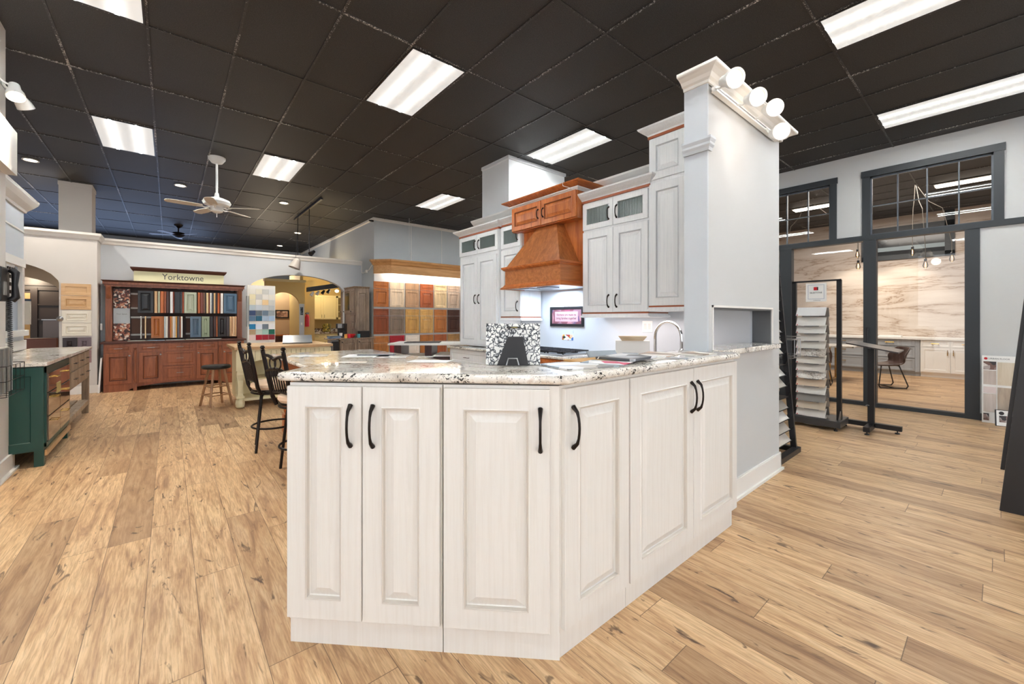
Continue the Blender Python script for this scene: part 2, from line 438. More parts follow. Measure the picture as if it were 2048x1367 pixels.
def dup(root, loc=None, rz=None, label=None, group=None):
    r = root.copy(); COL.objects.link(r)
    if loc is not None: r.location = loc
    if rz is not None: r.rotation_euler = (0, 0, R(rz))
    if label: r['label'] = label
    if group: r['group'] = group
    for ch in list(root.children):
        c = ch.copy(); COL.objects.link(c); c.parent = r
        for g in list(ch.children):
            d = g.copy(); COL.objects.link(d); d.parent = c
    return r
def text(name, body, size, mat, parent, loc, rot=(R(90), 0, 0), ext=.001, sx=1.0, align='CENTER', space=1.0):
    cu = bpy.data.curves.new(name, 'FONT'); cu.body = body; cu.size = size; cu.align_x = align; cu.align_y = 'CENTER'; cu.extrude = ext
    cu.space_character = space; cu.resolution_u = 3
    t = bpy.data.objects.new(name, cu); COL.objects.link(t)
    dg = bpy.context.evaluated_depsgraph_get(); me = bpy.data.meshes.new_from_object(t.evaluated_get(dg))
    bpy.data.objects.remove(t); me.materials.clear(); me.materials.append(mat)
    o = bpy.data.objects.new(name, me); COL.objects.link(o); o.location = loc; o.rotation_euler = rot; o.scale = (sx, 1, 1)
    if parent: o.parent = parent
    return o

# door panels --------------------------------------------------------------
def rings(style, t, s):
    if style == 'raised': return [(0, -t + .002), (.002, -t), (s, -t), (s + .004, -t - .005), (s + .010, -t - .003), (s + .013, -t + .010), (s + .017, -t + .013), (s + .052, -t - .001)]
    if style == 'small': return [(0, -t), (s, -t), (s + .004, -t + .006), (s + .008, -t + .006), (s + .022, -t + .001)]
    if style == 'flat': return [(0, -t), (s, -t), (s + .006, -t + .008)]
    if style == 'slab': return [(0, -t + .002), (.002, -t)]
def door(parent, x0, z0, x1, z1, mat, style='raised', t=.02, s=.062, name='door', y=0.0, label=None):
    o = MB().panel(0, 0, x1 - x0, z1 - z0, rings(style, t, s)).build(name, mat, parent, (x0, y, z0))
    if label: o['label'] = label
    return o
def bow_pull(parent, x, z, mat=None, L=.13, vert=True, out=.03, r=.0045, y=-.02, name='handle'):
    """curved pull with feet and collars, local -y is out"""
    m = MB(); n = 9
    pts = []
    for i in range(n):
        a = i / (n - 1); b = (a - .5) * L
        pts.append((0, -out * (math.sin(math.pi * a) ** .42) * .92 - .002, b) if vert else (b, -out * (math.sin(math.pi * a) ** .42) * .92 - .002, 0))
    rs = [r * (1.9 if i in (0, n - 1) else (1.35 if i in (1, n - 2) else 1.0)) for i in range(n)]
    m.tube(pts, rs, 8)
    return m.build(name, mat or M_bronze, parent, (x, y, z), smooth=True)
def bar_pull(parent, x, z, L=.12, mat=None, y=-.02, vert=False, r=.004):
    m = MB()
    if vert: m.tube([(0, -.028, -L / 2), (0, -.028, L / 2)], r, 8); e = [(0, -L * .36), (0, L * .36)]
    else: m.tube([(-L / 2, -.028, 0), (L / 2, -.028, 0)], r, 8); e = [(-L * .36, 0), (L * .36, 0)]
    for a, b in e: m.tube([(a, 0, b), (a, -.028, b)], r * .9, 6)
    return m.build('handle', mat or M_steel, parent, (x, y, z), smooth=True)
def knob(parent, x, z, mat=None, y=-.02, r=.015):
    m = MB().lathe([(.005, 0), (.006, -.012), (r, -.018), (r, -.024), (r * .5, -.029)], axis='y', n=12)
    return m.build('knob', mat or M_steel, parent, (x, y, z), smooth=True)
CROWN = [(0, 0), (.012, 0), (.018, .02), (.03, .035), (.05, .06), (.066, .085), (.075, .1), (.08, .125), (0, .125)]
def crown(z, h=.125, out=.08): return [(o / .08 * out, z + zz / .125 * h) for o, zz in CROWN]
def arch_wall(m, x0, x1, y0, y1, ztop, ax0, ax1, spring, rise, z0=0, n=20):
    """wall along x with an arched opening"""
    if ax0 > x0: m.box(x0, y0, z0, ax0, y1, ztop)
    if ax1 < x1: m.box(ax1, y0, z0, x1, y1, ztop)
    c = (ax0 + ax1) / 2; hw = (ax1 - ax0) / 2
    P = []
    for i in range(n + 1):
        x = ax0 + (ax1 - ax0) * i / n; u = (x - c) / hw; P.append((x, spring + rise * math.sqrt(max(0, 1 - u * u * .97)) - rise * math.sqrt(.03)))
    for i in range(n):
        (xa, za), (xb, zb) = P[i], P[i + 1]
        m.hexa([(xa, y0, za), (xb, y0, zb), (xb, y1, zb), (xa, y1, za)], [(xa, y0, ztop), (xb, y0, ztop), (xb, y1, ztop), (xa, y1, ztop)])
    return m
# ================================================================== SETTING
C = 3.87
struct('floor', MB().box(-7, -6, -.1, 14.2, 17.6, 0), M_floor)
struct('ceiling', MB().box(-7, -6, C, 14.2, 17.6, C + .1), M_ceil)
GX, GY, PX, PY = -.764, 7.225, .622, 1.244
g = MB()
for k in range(-9, 24):
    x = GX + PX * k; g.box(x - .010, -6, C - .008, x + .010, 17.5, C + .001)
for j in range(-10, 9):
    y = GY + PY * j; g.box(-7, y - .009, C - .007, 14, y + .009, C + .001)
struct('trim_1', g, M_grid)
TROF = [(0, 0), (3, 0), (8, 0), (4, -3), (8, -3), (8, -6), (12, -6), (0, -3), (12, -3), (12, 0), (4, -6), (0, -6), (-4, -3), (-4, -6), (-4, -9), (0, -9), (4, -9), (8, -9), (12, -9)]  # last entries, far left and behind: unseen panels added to brighten the room
TLAB = ['lit fluorescent ceiling panel left of the white ceiling fan', 'lit fluorescent ceiling panel just right of the white ceiling fan', 'small distant lit ceiling panel left of the white boxed duct',
        'large lit ceiling panel near the top centre of the room', 'lit ceiling panel above the white kitchen cabinets and wood hood', 'lit ceiling panel at the top right, nearest above the spot lamps',
        'long lit ceiling panel at the far right above the transom window', 'lit ceiling panel cut by the top edge above the left wall',
        'lit ceiling panel hidden behind the tall white partition', 'lit ceiling panel behind the boxed duct', 'lit ceiling panel straight overhead', 'lit ceiling panel overhead to the left', 'added fill ceiling panel beyond the left wall end', 'added fill ceiling panel beyond the left edge of the picture', 'added fill ceiling panel far to the left behind the viewpoint', 'added fill ceiling panel behind the viewpoint', 'second added fill ceiling panel behind the viewpoint', 'third added fill ceiling panel behind the viewpoint to the right', 'added fill ceiling panel behind the viewpoint near the right wall']
first = None
for (k, j), lab in zip(TROF, TLAB):
    x = GX + PX * (k + .5); y = GY + PY * (j + .5)
    if first is None:
        t = thing('ceiling_light', lab, 'ceiling light', (x, y, C), 0, 'fluorescent troffers in the black ceiling')
        MB().box(-.285, -.594, -.011, .285, .594, -.004).build('lens', M_lens, t)
        f = MB()
        f.box(-.3, -.61, -.014, -.285, .61, .0); f.box(.285, -.61, -.014, .3, .61, .0); f.box(-.3, -.61, -.014, .3, -.594, 0); f.box(-.3, .594, -.014, .3, .61, 0)
        f.build('frame', M_black, t); first = t
    else: dup(first, (x, y, C), label=lab)
# recessed cans
cans = [(-1.69, 9.94, 'glowing recessed can light at far left of the ceiling'), (.17, 10.01, 'recessed can light just left of the white ceiling fan'), (1.93, 10.07, 'recessed can light right of the white ceiling fan'),
        (2.92, 13.35, 'recessed can light between the hanging track rods'), (2.96, 16.1, 'yellowish recessed can light low above the partition crown')]
first = None
for x, y, lab in cans:
    if first is None:
        t = thing('recessed_light', lab, 'ceiling light', (x, y, C), 0, 'recessed can lights'); first = t
        MB().lathe([(.055, 0), (.095, -.002), (.098, -.016), (.075, -.014), (.07, -.004)], n=20, cap=False).build('trim_ring', M_white, t, smooth=True)
        MB().lathe([(.0, -.012), (.074, -.010), (.074, -.002)], n=20, cap=False).build('lamp', M_can, t)
    else: dup(first, (x, y, C), label=lab)

# --- right wall with the glazed meeting-room front
X0, X1 = 8.19, 8.33
m = MB()
m.box(X0, -6, 0, X1, .165, 2.56)
m.box(X0, -6, 2.56, X1, .049, C)
m.box(X0, .049, 3.49, X1, 5, C); m.box(X0, 1.27, 2.56, X1, 1.76, 3.49); m.box(X0, 2.98, 2.56, X1, 5, 3.49)
m.box(X0, 4.6, 0, X1, 10.1, C)
struct('wall_right', m, M_wallG)
m = MB()
m.box(X0 - .02, -6, 0, X0, .165, .09)
struct('baseboard_right', m, M_darkf)
def transom(name, y0, y1, n):
    m = MB(); f = .085
    a, b = y0 - .09, y1 + .09
    m.box(X0 - .025, a, 2.60, X0 + .10, y0, 3.49); m.box(X0 - .025, y1, 2.60, X0 + .10, b, 3.49)
    m.box(X0 - .03, a - .012, 3.49, X0 + .10, b + .012, 3.585)
    fr = struct(name, m, M_darkf)
    mm = MB(); r = .008
    mm.box(X0 + .03, y0, 2.60, X0 + .06, y0 + .02, 3.49); mm.box(X0 + .03, y1 - .02, 2.60, X0 + .06, y1, 3.49)
    mm.box(X0 + .03, y0, 3.465, X0 + .06, y1, 3.49); mm.box(X0 + .03, y0, 2.60, X0 + .06, y1, 2.62)
    for i in range(1, n):
        y = y0 + (y1 - y0) * i / n; mm.box(X0 + .03, y - r, 2.6, X0 + .06, y + r, 3.49)
    mm.box(X0 + .03, y0, 3.035, X0 + .06, y1, 3.05)
    mm.build('muntins', paint('muntin_grey', '#59616B', .4), fr)
    MB().box(X0 + .042, y0, 2.6, X0 + .046, y1, 3.49).build('glass_pane', M_glass, fr)
transom('window_1', .049, 1.268, 4); transom('window_2', 1.761, 2.98, 4)
m = MB()
m.box(X0 - .03, -6, 2.525, X1 - .02, 5, 2.605)        # continuous beam
for a, b in ((.165, .30), (1.195, 1.345), (2.29, 2.47), (3.5, 3.62)): m.box(X0 - .02, a, 0, X1 - .03, b, 2.53)
m.box(X0 - .01, .165, 0, X1 - .04, 4.6, .055)
fr = struct('door_1', m, M_darkf)
for a, b in ((.30, 1.195), (1.345, 2.29), (2.47, 3.5)):
    MB().box(X0 + .04, a, .055, X0 + .046, b, 2.525).build('glass_pane', M_glass, fr)
hd = MB(); hd.tube([(X0 - .07, 1.29, .90), (X0 - .07, 1.29, 1.2)], .012, 10); hd.tube([(X0 - .02, 1.29, .93), (X0 - .07, 1.29, .93)], .008, 8); hd.tube([(X0 - .02, 1.29, 1.17), (X0 - .07, 1.29, 1.17)], .008, 8)
hd.build('door_handle', M_black, fr, smooth=True)

# --- meeting room behind the glass
struct('wall_meeting_far', MB().box(13.9, -2, 0, 14.05, 8, C), M_marble)
struct('wall_meeting_side', MB().box(8.33, -2.15, 0, 14.05, -2.0, C), M_wallW)
struct('wall_meeting_back', MB().box(8.33, 8, 0, 14.05, 8.15, C), M_wallW)
# --- kitchen partition wall and its crown
KX = 3.92
struct('wall_kitchen', MB().box(KX, 1.41, 0, KX + .14, 5.62, 2.86), M_wallB)
m = MB().sweep(crown(2.84, .10, .10), [(KX, 5.62), (KX, 1.41)])
struct('trim_2', m, M_trim)
# --- tall partition with pass-through (spot lamps on it)
PZ = 2.95
m = MB()
PX0, PX1, PY0, PY1 = 2.765, 4.163, 1.262, 1.41
m.box(PX0, PY0, 0, 2.85, PY1, PZ); m.box(2.85, PY0, 0, 3.978, PY1, 1.085); m.box(2.85, PY0, 1.415, 3.978, PY1, PZ); m.box(3.978, PY0, 0, PX1, PY1, PZ)
wp = struct('wall_partition', m, M_wallG)
m = MB(); m.box(PX0 - .018, PY0 - .012, 0, PX0, PY1, PZ); m.build('end_panel', M_wallB, wp)
m = MB(); hole_t = .014
m.box(2.838, PY0 - .008, 1.125, 2.852, PY0, 1.43); m.box(3.976, PY0 - .008, 1.125, 3.99, PY0, 1.43); m.box(2.838, PY0 - .008, 1.415, 3.99, PY0, 1.43)
m.build('opening_trim', M_trim, wp)
MB().box(3.966, PY0 + .004, 1.125, 3.978, PY1, 1.405).build('jamb_lining', paint('jamb_grey', '#55585C', .4), wp)
MB().box(2.852, PY0 + .004, 1.403, 3.976, PY1, 1.415).build('head_lining', paint('jamb_grey', '#55585C', .4), wp)
m = MB()
loop = [(PX0 - .018, PY1), (PX0 - .018, PY0 - .012), (PX1, PY0 - .012), (PX1, PY1)]
m.sweep([(0, 2.905), (.012, 2.905), (.016, 2.922), (.034, 2.93), (.05, 2.948), (.08, 2.962), (.10, 2.966), (.105, 2.972), (.105, 2.99), (0, 2.99)], loop); m.box(PX0 - .018, PY0, 2.94, PX1, PY1, 2.99)
struct('trim_3', m, M_trim)
m = MB(); m.sweep([(0, 2.46), (.015, 2.455), (.02, 2.475), (.03, 2.49), (.03, 2.505), (.04, 2.525), (.04, 2.54), (0, 2.545)], [(PX0 - .018, PY1), (PX0 - .018, PY0 - .012), (PX0 + .02, PY0 - .012)])
struct('trim_4', m, M_wallB)
m = MB(); m.box(2.80, PY0 - .016, 0, PX1 + .014, PY0, .145); m.box(PX1, PY0 - .016, 0, PX1 + .016, PY1, .145); m.box(2.80, PY0 - .032, 0, PX1 + .03, PY0 - .016, .02)
m.box(2.80, PY0 - .012, .145, PX1 + .01, PY0, .152)
struct('baseboard_partition', m, M_trim)
# --- boxed duct, far soffit block
DK = paint('duct_white', '#DDE1E4', .7, var=.02)
m = MB(); m.box(4.045, 4.9, 0, 5.31, 5.6, C - .001)
struct('wall_duct', m, DK)
m = MB(); m.sweep([(0, C - .06), (.02, C - .05), (.02, C - .002), (0, C - .002)], [(4.045, 5.6), (4.045, 4.9), (5.31, 4.9), (5.31, 5.6)]); m.box(4.70, 4.893, 2.4, 4.712, 4.9, C - .06)
struct('trim_5', m, DK)
m = MB(); m.box(3.95, 10.1, 0, 7.9, 10.95, C - .001); m.box(3.95, 10.95, 2.42, 7.9, 17.4, C - .001)
struct('wall_soffit', m, paint('soffit_grey', '#BFC6CB', .75, var=.03))
m = MB(); m.sweep([(0, C - .07), (.03, C - .05), (.03, C - .002), (0, C - .002)], [(3.95, 17.4), (3.95, 10.1), (7.9, 10.1)]); 
for x in (4.95, 5.88): m.box(x, 10.093, 2.7, x + .012, 10.1, C - .07)
struct('trim_6', m, M_trim)
# --- far partition behind the hutch with the round arch
YW = 10.95
m = MB(); arch_wall(m, -.99, 3.50, YW, YW + .14, 2.80, 1.36, 3.499, 2.02, .44); m.box(3.499, YW, 2.13, 3.95, YW + .14, 2.80)
struct('wall_back', m, M_wallB)
struct('trim_7', MB().sweep([(0, 2.74), (.02, 2.75), (.03, 2.79), (.05, 2.82), (.05, 2.86), (0, 2.86)], [(-.99, YW), (3.95, YW)]).box(-.99, YW, 2.80, 3.95, YW + .14, 2.86), M_trim)
struct('baseboard_back', MB().box(-.99, YW - .015, 0, 3.52, YW, .14), M_trim)
# --- left arch wall
m = MB(); arch_wall(m, -4.2, -.99, 10.45, 10.59, 2.78, -3.3, -1.454, 1.98, .42); m.box(-1.13, 10.59, 0, -.99, YW + .14, 2.78)
struct('wall_left_arch', m, M_wallW)
struct('trim_8', MB().sweep([(0, 2.74), (.02, 2.75), (.03, 2.79), (.055, 2.82), (.055, 2.86), (0, 2.86)], [(-4.2, 10.45), (-.99, 10.45), (-.99, YW)]).box(-4.2, 10.45, 2.78, -.99, 10.59, 2.86).box(-1.13, 10.59, 2.78, -.99, YW, 2.86), M_trim)
struct('baseboard_left', MB().box(-1.454, 10.435, 0, -.975, 10.45, .14).box(-.99, 10.45, 0, -.975, YW, .14), M_trim)
m = MB(); m.box(-1.55, 11.09, 2.0, -1.12, 11.6, C - .001); m.box(-1.56, 11.08, C - .07, -1.11, 11.6, C - .001)
struct('wall_left_duct', m, M_wallW)
# --- left near wall end, box header and the wall behind the vanities
m = MB(); m.box(-1.5, 4.4, 0, -1.10, 5.62, C - .001); m.box(-1.49, 4.38, 0, -1.073, 5.64, 1.09)
struct('wall_left_near', m, M_wallW)
m = MB(); m.box(-1.12, 4.2, 2.60, -1.03, 5.60, 2.98)
struct('trim_9', m, M_trim)
m = MB(); m.box(-1.08, 4.4, 0, -1.055, 5.66, .15); m.box(-1.055, 4.4, 0, -1.03, 5.68, .02)
struct('baseboard_near', m, M_trim)
m = MB(); m.box(-1.60, 5.62, 0, -1.44, 6.45, 2.72); m.box(-1.60, 7.98, 0, -1.44, 8.13, 2.72); m.box(-1.60, 6.45, 2.05, -1.44, 7.98, 2.72); m.box(-1.60, 6.45, 0, -1.44, 7.98, 1.18)
struct('wall_left_far', m, M_wallB)
struct('trim_10', MB().sweep(crown(2.70, .17, .12), [(-1.44, 5.62), (-1.44, 8.13), (-1.6, 8.13)]).box(-1.445, 5.62, 2.44, -1.43, 8.14, 2.46), M_trim)
m = MB()
for a, b in ((6.40, 6.50), (7.90, 8.0)): m.box(-1.45, a, 1.12, -1.41, b, 2.06)
m.box(-1.45, 6.40, 1.98, -1.40, 8.0, 2.08); m.box(-1.45, 6.36, 1.12, -1.38, 8.04, 1.19); m.box(-1.45, 7.18, 1.18, -1.42, 7.24, 2.0)
m.box(-1.45, 6.5, 1.58, -1.42, 7.9, 1.61)
wn = struct('window_3', m, M_trim)
MB().box(-1.50, 6.5, 1.18, -1.495, 7.9, 2.0).build('glass_pane', M_glass, wn)
# outer shell
struct('wall_far', MB().box(-7, 17.4, 0, 14.2, 17.55, C), paint('far_wall', '#9FA9B8', .8))
struct('wall_outer_left', MB().box(-7.1, 4.4, 0, -7, 17.5, C), M_wallW)
# --- rooms seen through the arches
YY = 12.5
m = MB(); arch_wall(m, 1.95, 2.92, YY, YY + .12, 2.36, 2.02, 2.80, 1.70, .42)
struct('wall_yellow_arch', m, M_yel)
struct('trim_11', MB().box(1.93, YY - .03, 2.33, 2.94, YY + .14, 2.40), M_creamcab)
struct('wall_yellow_pier', MB().box(2.775, YY - .012, 0, 2.90, YY, 1.74), M_wallB)
struct('wall_tan', MB().box(.2, 15.1, 0, 3.35, 15.2, 2.6), M_tan)
struct('wall_yellow', MB().box(2.92, 13.8, 0, 5.2, 13.92, 3.2), M_yel)
struct('wall_yellow_side', MB().box(2.82, 12.62, 0, 2.90, 13.92, 2.62), M_yel)
struct('wall_den', MB().box(-4.6, 14.0, 0, -.99, 14.1, 2.9), paint('den_wall', '#8B7A68', .8))
m = MB(); arch_wall(m, -4.2, -1.0, 12.0, 12.12, 2.7, -3.4, -1.62, 1.86, .38)
struct('wall_den_arch', m, paint('den_arch', '#B3A38F', .8))
# ================================================================== ISLAND
A0 = Vector((.385, 1.889)); DIR = Vector((.7071, -.7071))
ZT = 1.075
def island_unit(lab, loc, rz, w, doors, d=.20, trap=0.0, trapl=0.0, plinth_r=0.0):
    t = thing('base_cabinet', lab, 'cabinet', loc, rz, 'tall island base cabinets')
    m = MB(); m.prism([(0, .0), (w - trap, .0), (w - trap - (d * .42 if trap else 0), d), (trapl * d * .42, d)], .10, ZT)
    m.build('carcass', M_gap if False else M_isl, t)
    p = MB(); p.prism([(0, .004), (w - plinth_r, .004), (w - plinth_r - (d * .42 if trap else 0), d), (trapl * d * .42, d)], 0, .108)
    p.build('plinth', M_isl, t)
    for (x0, x1, hx) in doors:
        dr = MB().panel(0, 0, x1 - x0, ZT - .012 - .118, rings('raised', .022, .078)).build('door', M_isl, t, (x0, 0, .118))
        if hx is not None: bow_pull(dr, hx - x0, .79, L=.165, out=.036, r=.0053, y=-.022)
    return t
L45 = 1.11
ang = -45
off = 0
island_unit('double-door white island cabinet at the left end of the angled front', (A0.x, A0.y, 0), ang, .643, [(.0, .315, .272), (.321, .637, .365)])
p = A0 + DIR * .647
island_unit('single wide-door white island cabinet in the middle at the corner', (p.x, p.y, 0), ang, L45 - .647, [(.006, .424, .388)], trap=.002)
island_unit('narrow single-door white island cabinet just right of the corner', (1.175, 1.112, 0), 0, .447, [(.012, .440, .055)], d=.134, trapl=1)
island_unit('double-door white island cabinet beside the grey partition wall', (1.624, 1.112, 0), 0, 1.19, [(.004, .605, .572), (.611, 1.188, .645)], d=.134, plinth_r=.018)
# raised bar worktop
m = MB()
bt = [(.345, 1.895), (1.105, 1.135 - .0), (1.175, 1.062), (2.79, 1.062), (2.82, 1.09), (2.82, 1.25), (2.745, 1.25), (2.745, 1.45), (1.36, 1.45), (.60, 2.165), (.555, 2.165)]
bt = [(.335, 1.905), (1.178, 1.062), (2.80, 1.062), (2.835, 1.097), (2.835, 1.248), (2.735, 1.248), (2.735, 1.45), (1.335, 1.45), (.60, 2.185)]
m.prism(bt, 1.082, 1.119)
tag(m.build('bar_worktop', M_gran, bevel=.016, seg=4), 'raised pale speckled granite bar top on the white island cabinets', 'worktop')
m = MB().prism([(2.842, 1.19), (3.97, 1.19), (4.0, 1.215), (4.0, 1.261), (3.975, 1.262), (3.975, 1.47), (2.853, 1.47), (2.853, 1.262), (2.842, 1.258)], 1.087, 1.124)
tag(m.build('granite_sill', M_gran, bevel=.012, seg=3), 'granite sill slab in the pass-through of the grey partition', 'sill')
# ================================================================== TABLE and STOOLS
t = thing('counter_table', 'long granite-topped cherry table behind the bar, papers on it', 'table', (1.54, 4.45, 0))
MB().box(-.61, -1.15, .878, .61, 1.15, .914).build('tabletop', M_gran, t, bevel=.014, seg=3)
MB().box(-.52, -1.05, .76, .52, 1.05, .878).build('apron', M_cherryx, t)
legp = [(.05, 0), (.05, .2), (.03, .21), (.042, .24), (.05, .3), (.03, .36), (.045, .52), (.038, .60), (.03, .62), (.05, .64), (.05, .76)]
for sx in (-1, 1):
    for sy in (-1, 1):
        m = MB(); m.box(-.05, -.05, .0, .05, .05, .21); m.lathe([(r * .95, z) for r, z in legp[1:-1]], n=16); m.box(-.05, -.05, .63, .05, .05, .78)
        m.build('leg', M_cherry, t, (sx * .46, sy * .98, 0), smooth=False)
def bar_stool(lab, x, y, rz):
    t = thing('bar_stool', lab, 'stool', (x, y, 0), rz, 'swivel bar stools at the granite table')
    # local +x is the way the sitter faces
    MB().lathe([(.05, .615), (.20, .62), (.218, .645), (.215, .672), (.18, .692), (.0, .70)], n=28, cap=True).build('seat_cushion', M_beige, t, smooth=True)
    m = MB(); m.lathe([(.18, .595), (.205, .60), (.205, .618), (.18, .618)], n=28); m.lathe([(.05, .55), (.07, .56), (.09, .598)], n=16)
    m.tube([(.205 * math.cos(i * math.pi / 12), .205 * math.sin(i * math.pi / 12), .585) for i in range(24)], .011, 8, closed=True)
    m.build('seat_frame', M_bronze, t, smooth=True)
    for a in (31, 121, 211, 301):
        c, s_ = math.cos(R(a)), math.sin(R(a))
        MB().tube([(.06 * c, .06 * s_, .575), (.15 * c, .15 * s_, .572), (.165 * c, .165 * s_, .555), (.235 * c, .235 * s_, 0)], .0125, 8).build('leg', M_bronze, t, smooth=True)
    MB().tube([(.205 * math.cos(i * math.pi / 14), .205 * math.sin(i * math.pi / 14), .235) for i in range(28)], .010, 8, closed=True).build('foot_ring', M_bronze, t, smooth=True)
    b = MB()
    for s_ in (-1, 1):
        b.tube([(-.17, s_ * .165, .585), (-.20, s_ * .17, .66), (-.235, s_ * .18, .85), (-.275, s_ * .185, 1.06)], [.016, .018, .018, .017], 8)
        b.lathe([(.006, 0), (.02, .012), (.012, .022), (.021, .034), (.012, .05), (.0, .052)], c=(-.277, s_ * .185, 1.055), n=10)
    b.tube([(-.265, .18 * u, 1.005 + .03 * math.sin(abs(u) * 2.2) - .012) for u in [i / 6 - 1 for i in range(13)]], .014, 8)
    b.tube([(-.245, .18 * u, .885 + .028 * (1 - u * u)) for u in [i / 6 - 1 for i in range(13)]], .013, 8)
    b.tube([(-.203, .165 * u, .70 + .01 * (1 - u * u)) for u in [i / 4 - 1 for i in range(9)]], .010, 8)
    b.build('back_frame', M_bronze, t, smooth=True)
    o = MB()
    for sg in (-1, 1): o.tube([(-.256, sg * .045 + .055 * math.cos(i * math.pi / 8), .962 + .05 * math.sin(i * math.pi / 8)) for i in range(16)], .006, 6, closed=True)
    o.build('scroll', M_bronze, t, smooth=True)
    for i in range(7):
        u = (i - 3) / 3.4; MB().tube([(-.206, .14 * u, .705), (-.242, .155 * u, .90)], .006, 6).build('spindle', M_bronze, t, smooth=True)
    return t
bar_stool('dark metal swivel stool with beige seat, farther one, back seen edge-on', .85, 4.88, 6)
bar_stool('dark metal swivel stool nearer the island, partly hidden behind it', .93, 3.96, 14)
t = thing('round_stool', 'wooden stool with round black seat beside the cream island', 'stool', (.56, 7.75, 0), 20)
MB().lathe([(.0, .565), (.16, .565), (.185, .575), (.19, .60), (.18, .618), (.0, .625)], n=24).build('seat', M_black, t, smooth=True)
for a in (45, 135, 225, 315):
    c, s_ = math.cos(R(a)), math.sin(R(a)); MB().tube([(.10 * c, .10 * s_, .57), (.215 * c, .215 * s_, 0)], [.02, .017], 8).build('leg', wood('stool_oak', '#B98E69', '#8F6A4C'), t, smooth=True)
for zz, r in ((.17, .186), (.30, .16)):
    for a in (0, 90, 180, 270):
        c0, s0, c1, s1 = math.cos(R(a - 45)), math.sin(R(a - 45)), math.cos(R(a + 45)), math.sin(R(a + 45))
        MB().tube([(r * c0, r * s0, zz), (r * c1, r * s1, zz)], .009, 6).build('rung', wood('stool_oak', '#B98E69', '#8F6A4C'), t, smooth=True)

# ================================================================== CREAM ISLAND
t = thing('kitchen_island', 'cream kitchen island with butcher block top and bun feet', 'island', (1.425, 7.735, 0))
MB().box(-.69, -.535, .872, .69, .535, .914).build('butcher_top', M_butcher, t, bevel=.005)
m = MB(); m.box(-.62, .0, .10, .62, .46, .872); m.box(-.62, -.47, .10, .62, 0.0, .14); m.box(-.62, -.47, .40, .62, .0, .425)
m.box(-.655, -.50, .845, .655, .50, .872)
m.build('body', M_cream, t)
# front beadboard valance with an arch
m = MB(); n = 16
for i in range(n):
    xa, xb = -.56 + 1.12 * i / n, -.56 + 1.12 * (i + 1) / n
    def zc(x): u = x / .56; return .60 + .14 * math.sqrt(max(0, 1 - u * u))
    m.hexa([(xa, -.49, zc(xa)), (xb - .006, -.49, zc(xb)), (xb - .006, -.46, zc(xb)), (xa, -.46, zc(xa))], [(xa, -.49, .846), (xb - .006, -.49, .846), (xb - .006, -.46, .846), (xa, -.46, .846)])
m.build('arched_valance', M_cream, t)
MB().tube([(-.56 + 1.12 * i / 24, -.493, .60 + .14 * math.sqrt(max(0, 1 - (-1 + 2 * i / 24) ** 2))) for i in range(25)], .010, 6).build('arch_bead', M_cream, t, smooth=True)
for sx in (-1, 1):
    m = MB(); m.box(-.055, -.055, .56, .055, .055, .85); m.box(-.05, -.05, .15, .05, .05, .18)
    pr = [(.05, .18), (.035, .22), (.033, .30), (.045, .42), (.062, .50), (.058, .545), (.045, .56)]
    m.lathe([(r * 1.15, z) for r, z in pr], n=4, mat=Matrix.Rotation(R(45), 4, 'Z'))
    m.lathe([(.03, .0), (.055, .02), (.062, .07), (.055, .12), (.035, .15)], n=16)
    m.build('leg', M_cream, t, (sx * .61, -.455, 0))
tag(MB().box(0, 0, 0, .17, .12, .085).build('storage_box', M_black, None, (1.16, 7.33, .426)), 'small black box on the shelf inside the cream island', 'box')
o = MB().box(-.22, -.15, 0, .22, .15, .02).build('stone_sample', paint('slate_sample', '#70757A', .25, var=.2), None, (1.68, 7.68, .975), rot=(R(22), 0, R(-12)))
tag(o, 'dark grey stone sample propped at a tilt on the cream island', 'stone sample')
MB().box(-.02, .09, -.06, .02, .14, 0).build('prop_block', M_black, o, rot=(R(-22), 0, 0))

# ================================================================== PAPERS on bar and table
def sheet(name, lab, cat, loc, rz, w, h, mat, th=.0015, group=None, tilt=0):
    o = MB().box(-w / 2, -h / 2, 0, w / 2, h / 2, th).build(name, mat, None, loc, (R(tilt), 0, R(rz)))
    return tag(o, lab, cat, group)
P1 = picture_mat('brochure_photo', ['#E9ECEF', '#8D8C8C', '#C9C4BD', '#5D6064', '#F4F4F4', '#A9B3BC'], 9, 1)
P2 = picture_mat('brochure_warm', ['#EFE6DA', '#C6A48A', '#8C7663', '#F4F1EC', '#DAD2C8'], 8, 2)
P3 = picture_mat('brochure_pink', ['#F2F4F6', '#D93A6C', '#DDE4EA', '#8FA3B5', '#FFFFFF', '#F1F3F6'], 11, 3)
zb = 1.1195
g_ = 'papers spread on the granite bar'
sheet('magazine', 'large glossy magazine lying open nearest the bar corner', 'magazine', (1.48, 1.24, zb), -12, .34, .22, P1, .006, g_)
sheet('brochure', 'white and pink brochure curling on top of the magazine', 'brochure', (1.62, 1.22, zb + .0065), 18, .15, .21, P3, .002, g_)
sheet('folder', 'tan folder lying behind the magazine on the bar', 'folder', (1.70, 1.36, zb), -6, .30, .14, paint('folder_tan', '#C79A5D', .6), .008, g_)
sheet('catalogue', 'dark-edged catalogue in the middle of the paper pile', 'catalogue', (1.86, 1.27, zb + .0085), 8, .28, .21, picture_mat('cat_dark', ['#E6E8EA', '#50545A', '#B7BCC2', '#F0F0F0'], 7, 4), .012, g_)
sheet('price_list', 'white sheet with grey print right of the dark catalogue', 'paper', (2.11, 1.26, zb), -20, .22, .28, P1, .002, g_)
sheet('swatch_card', 'beige stone swatch card at the right of the paper pile', 'card', (2.28, 1.33, zb), 15, .30, .20, P2, .005, g_)
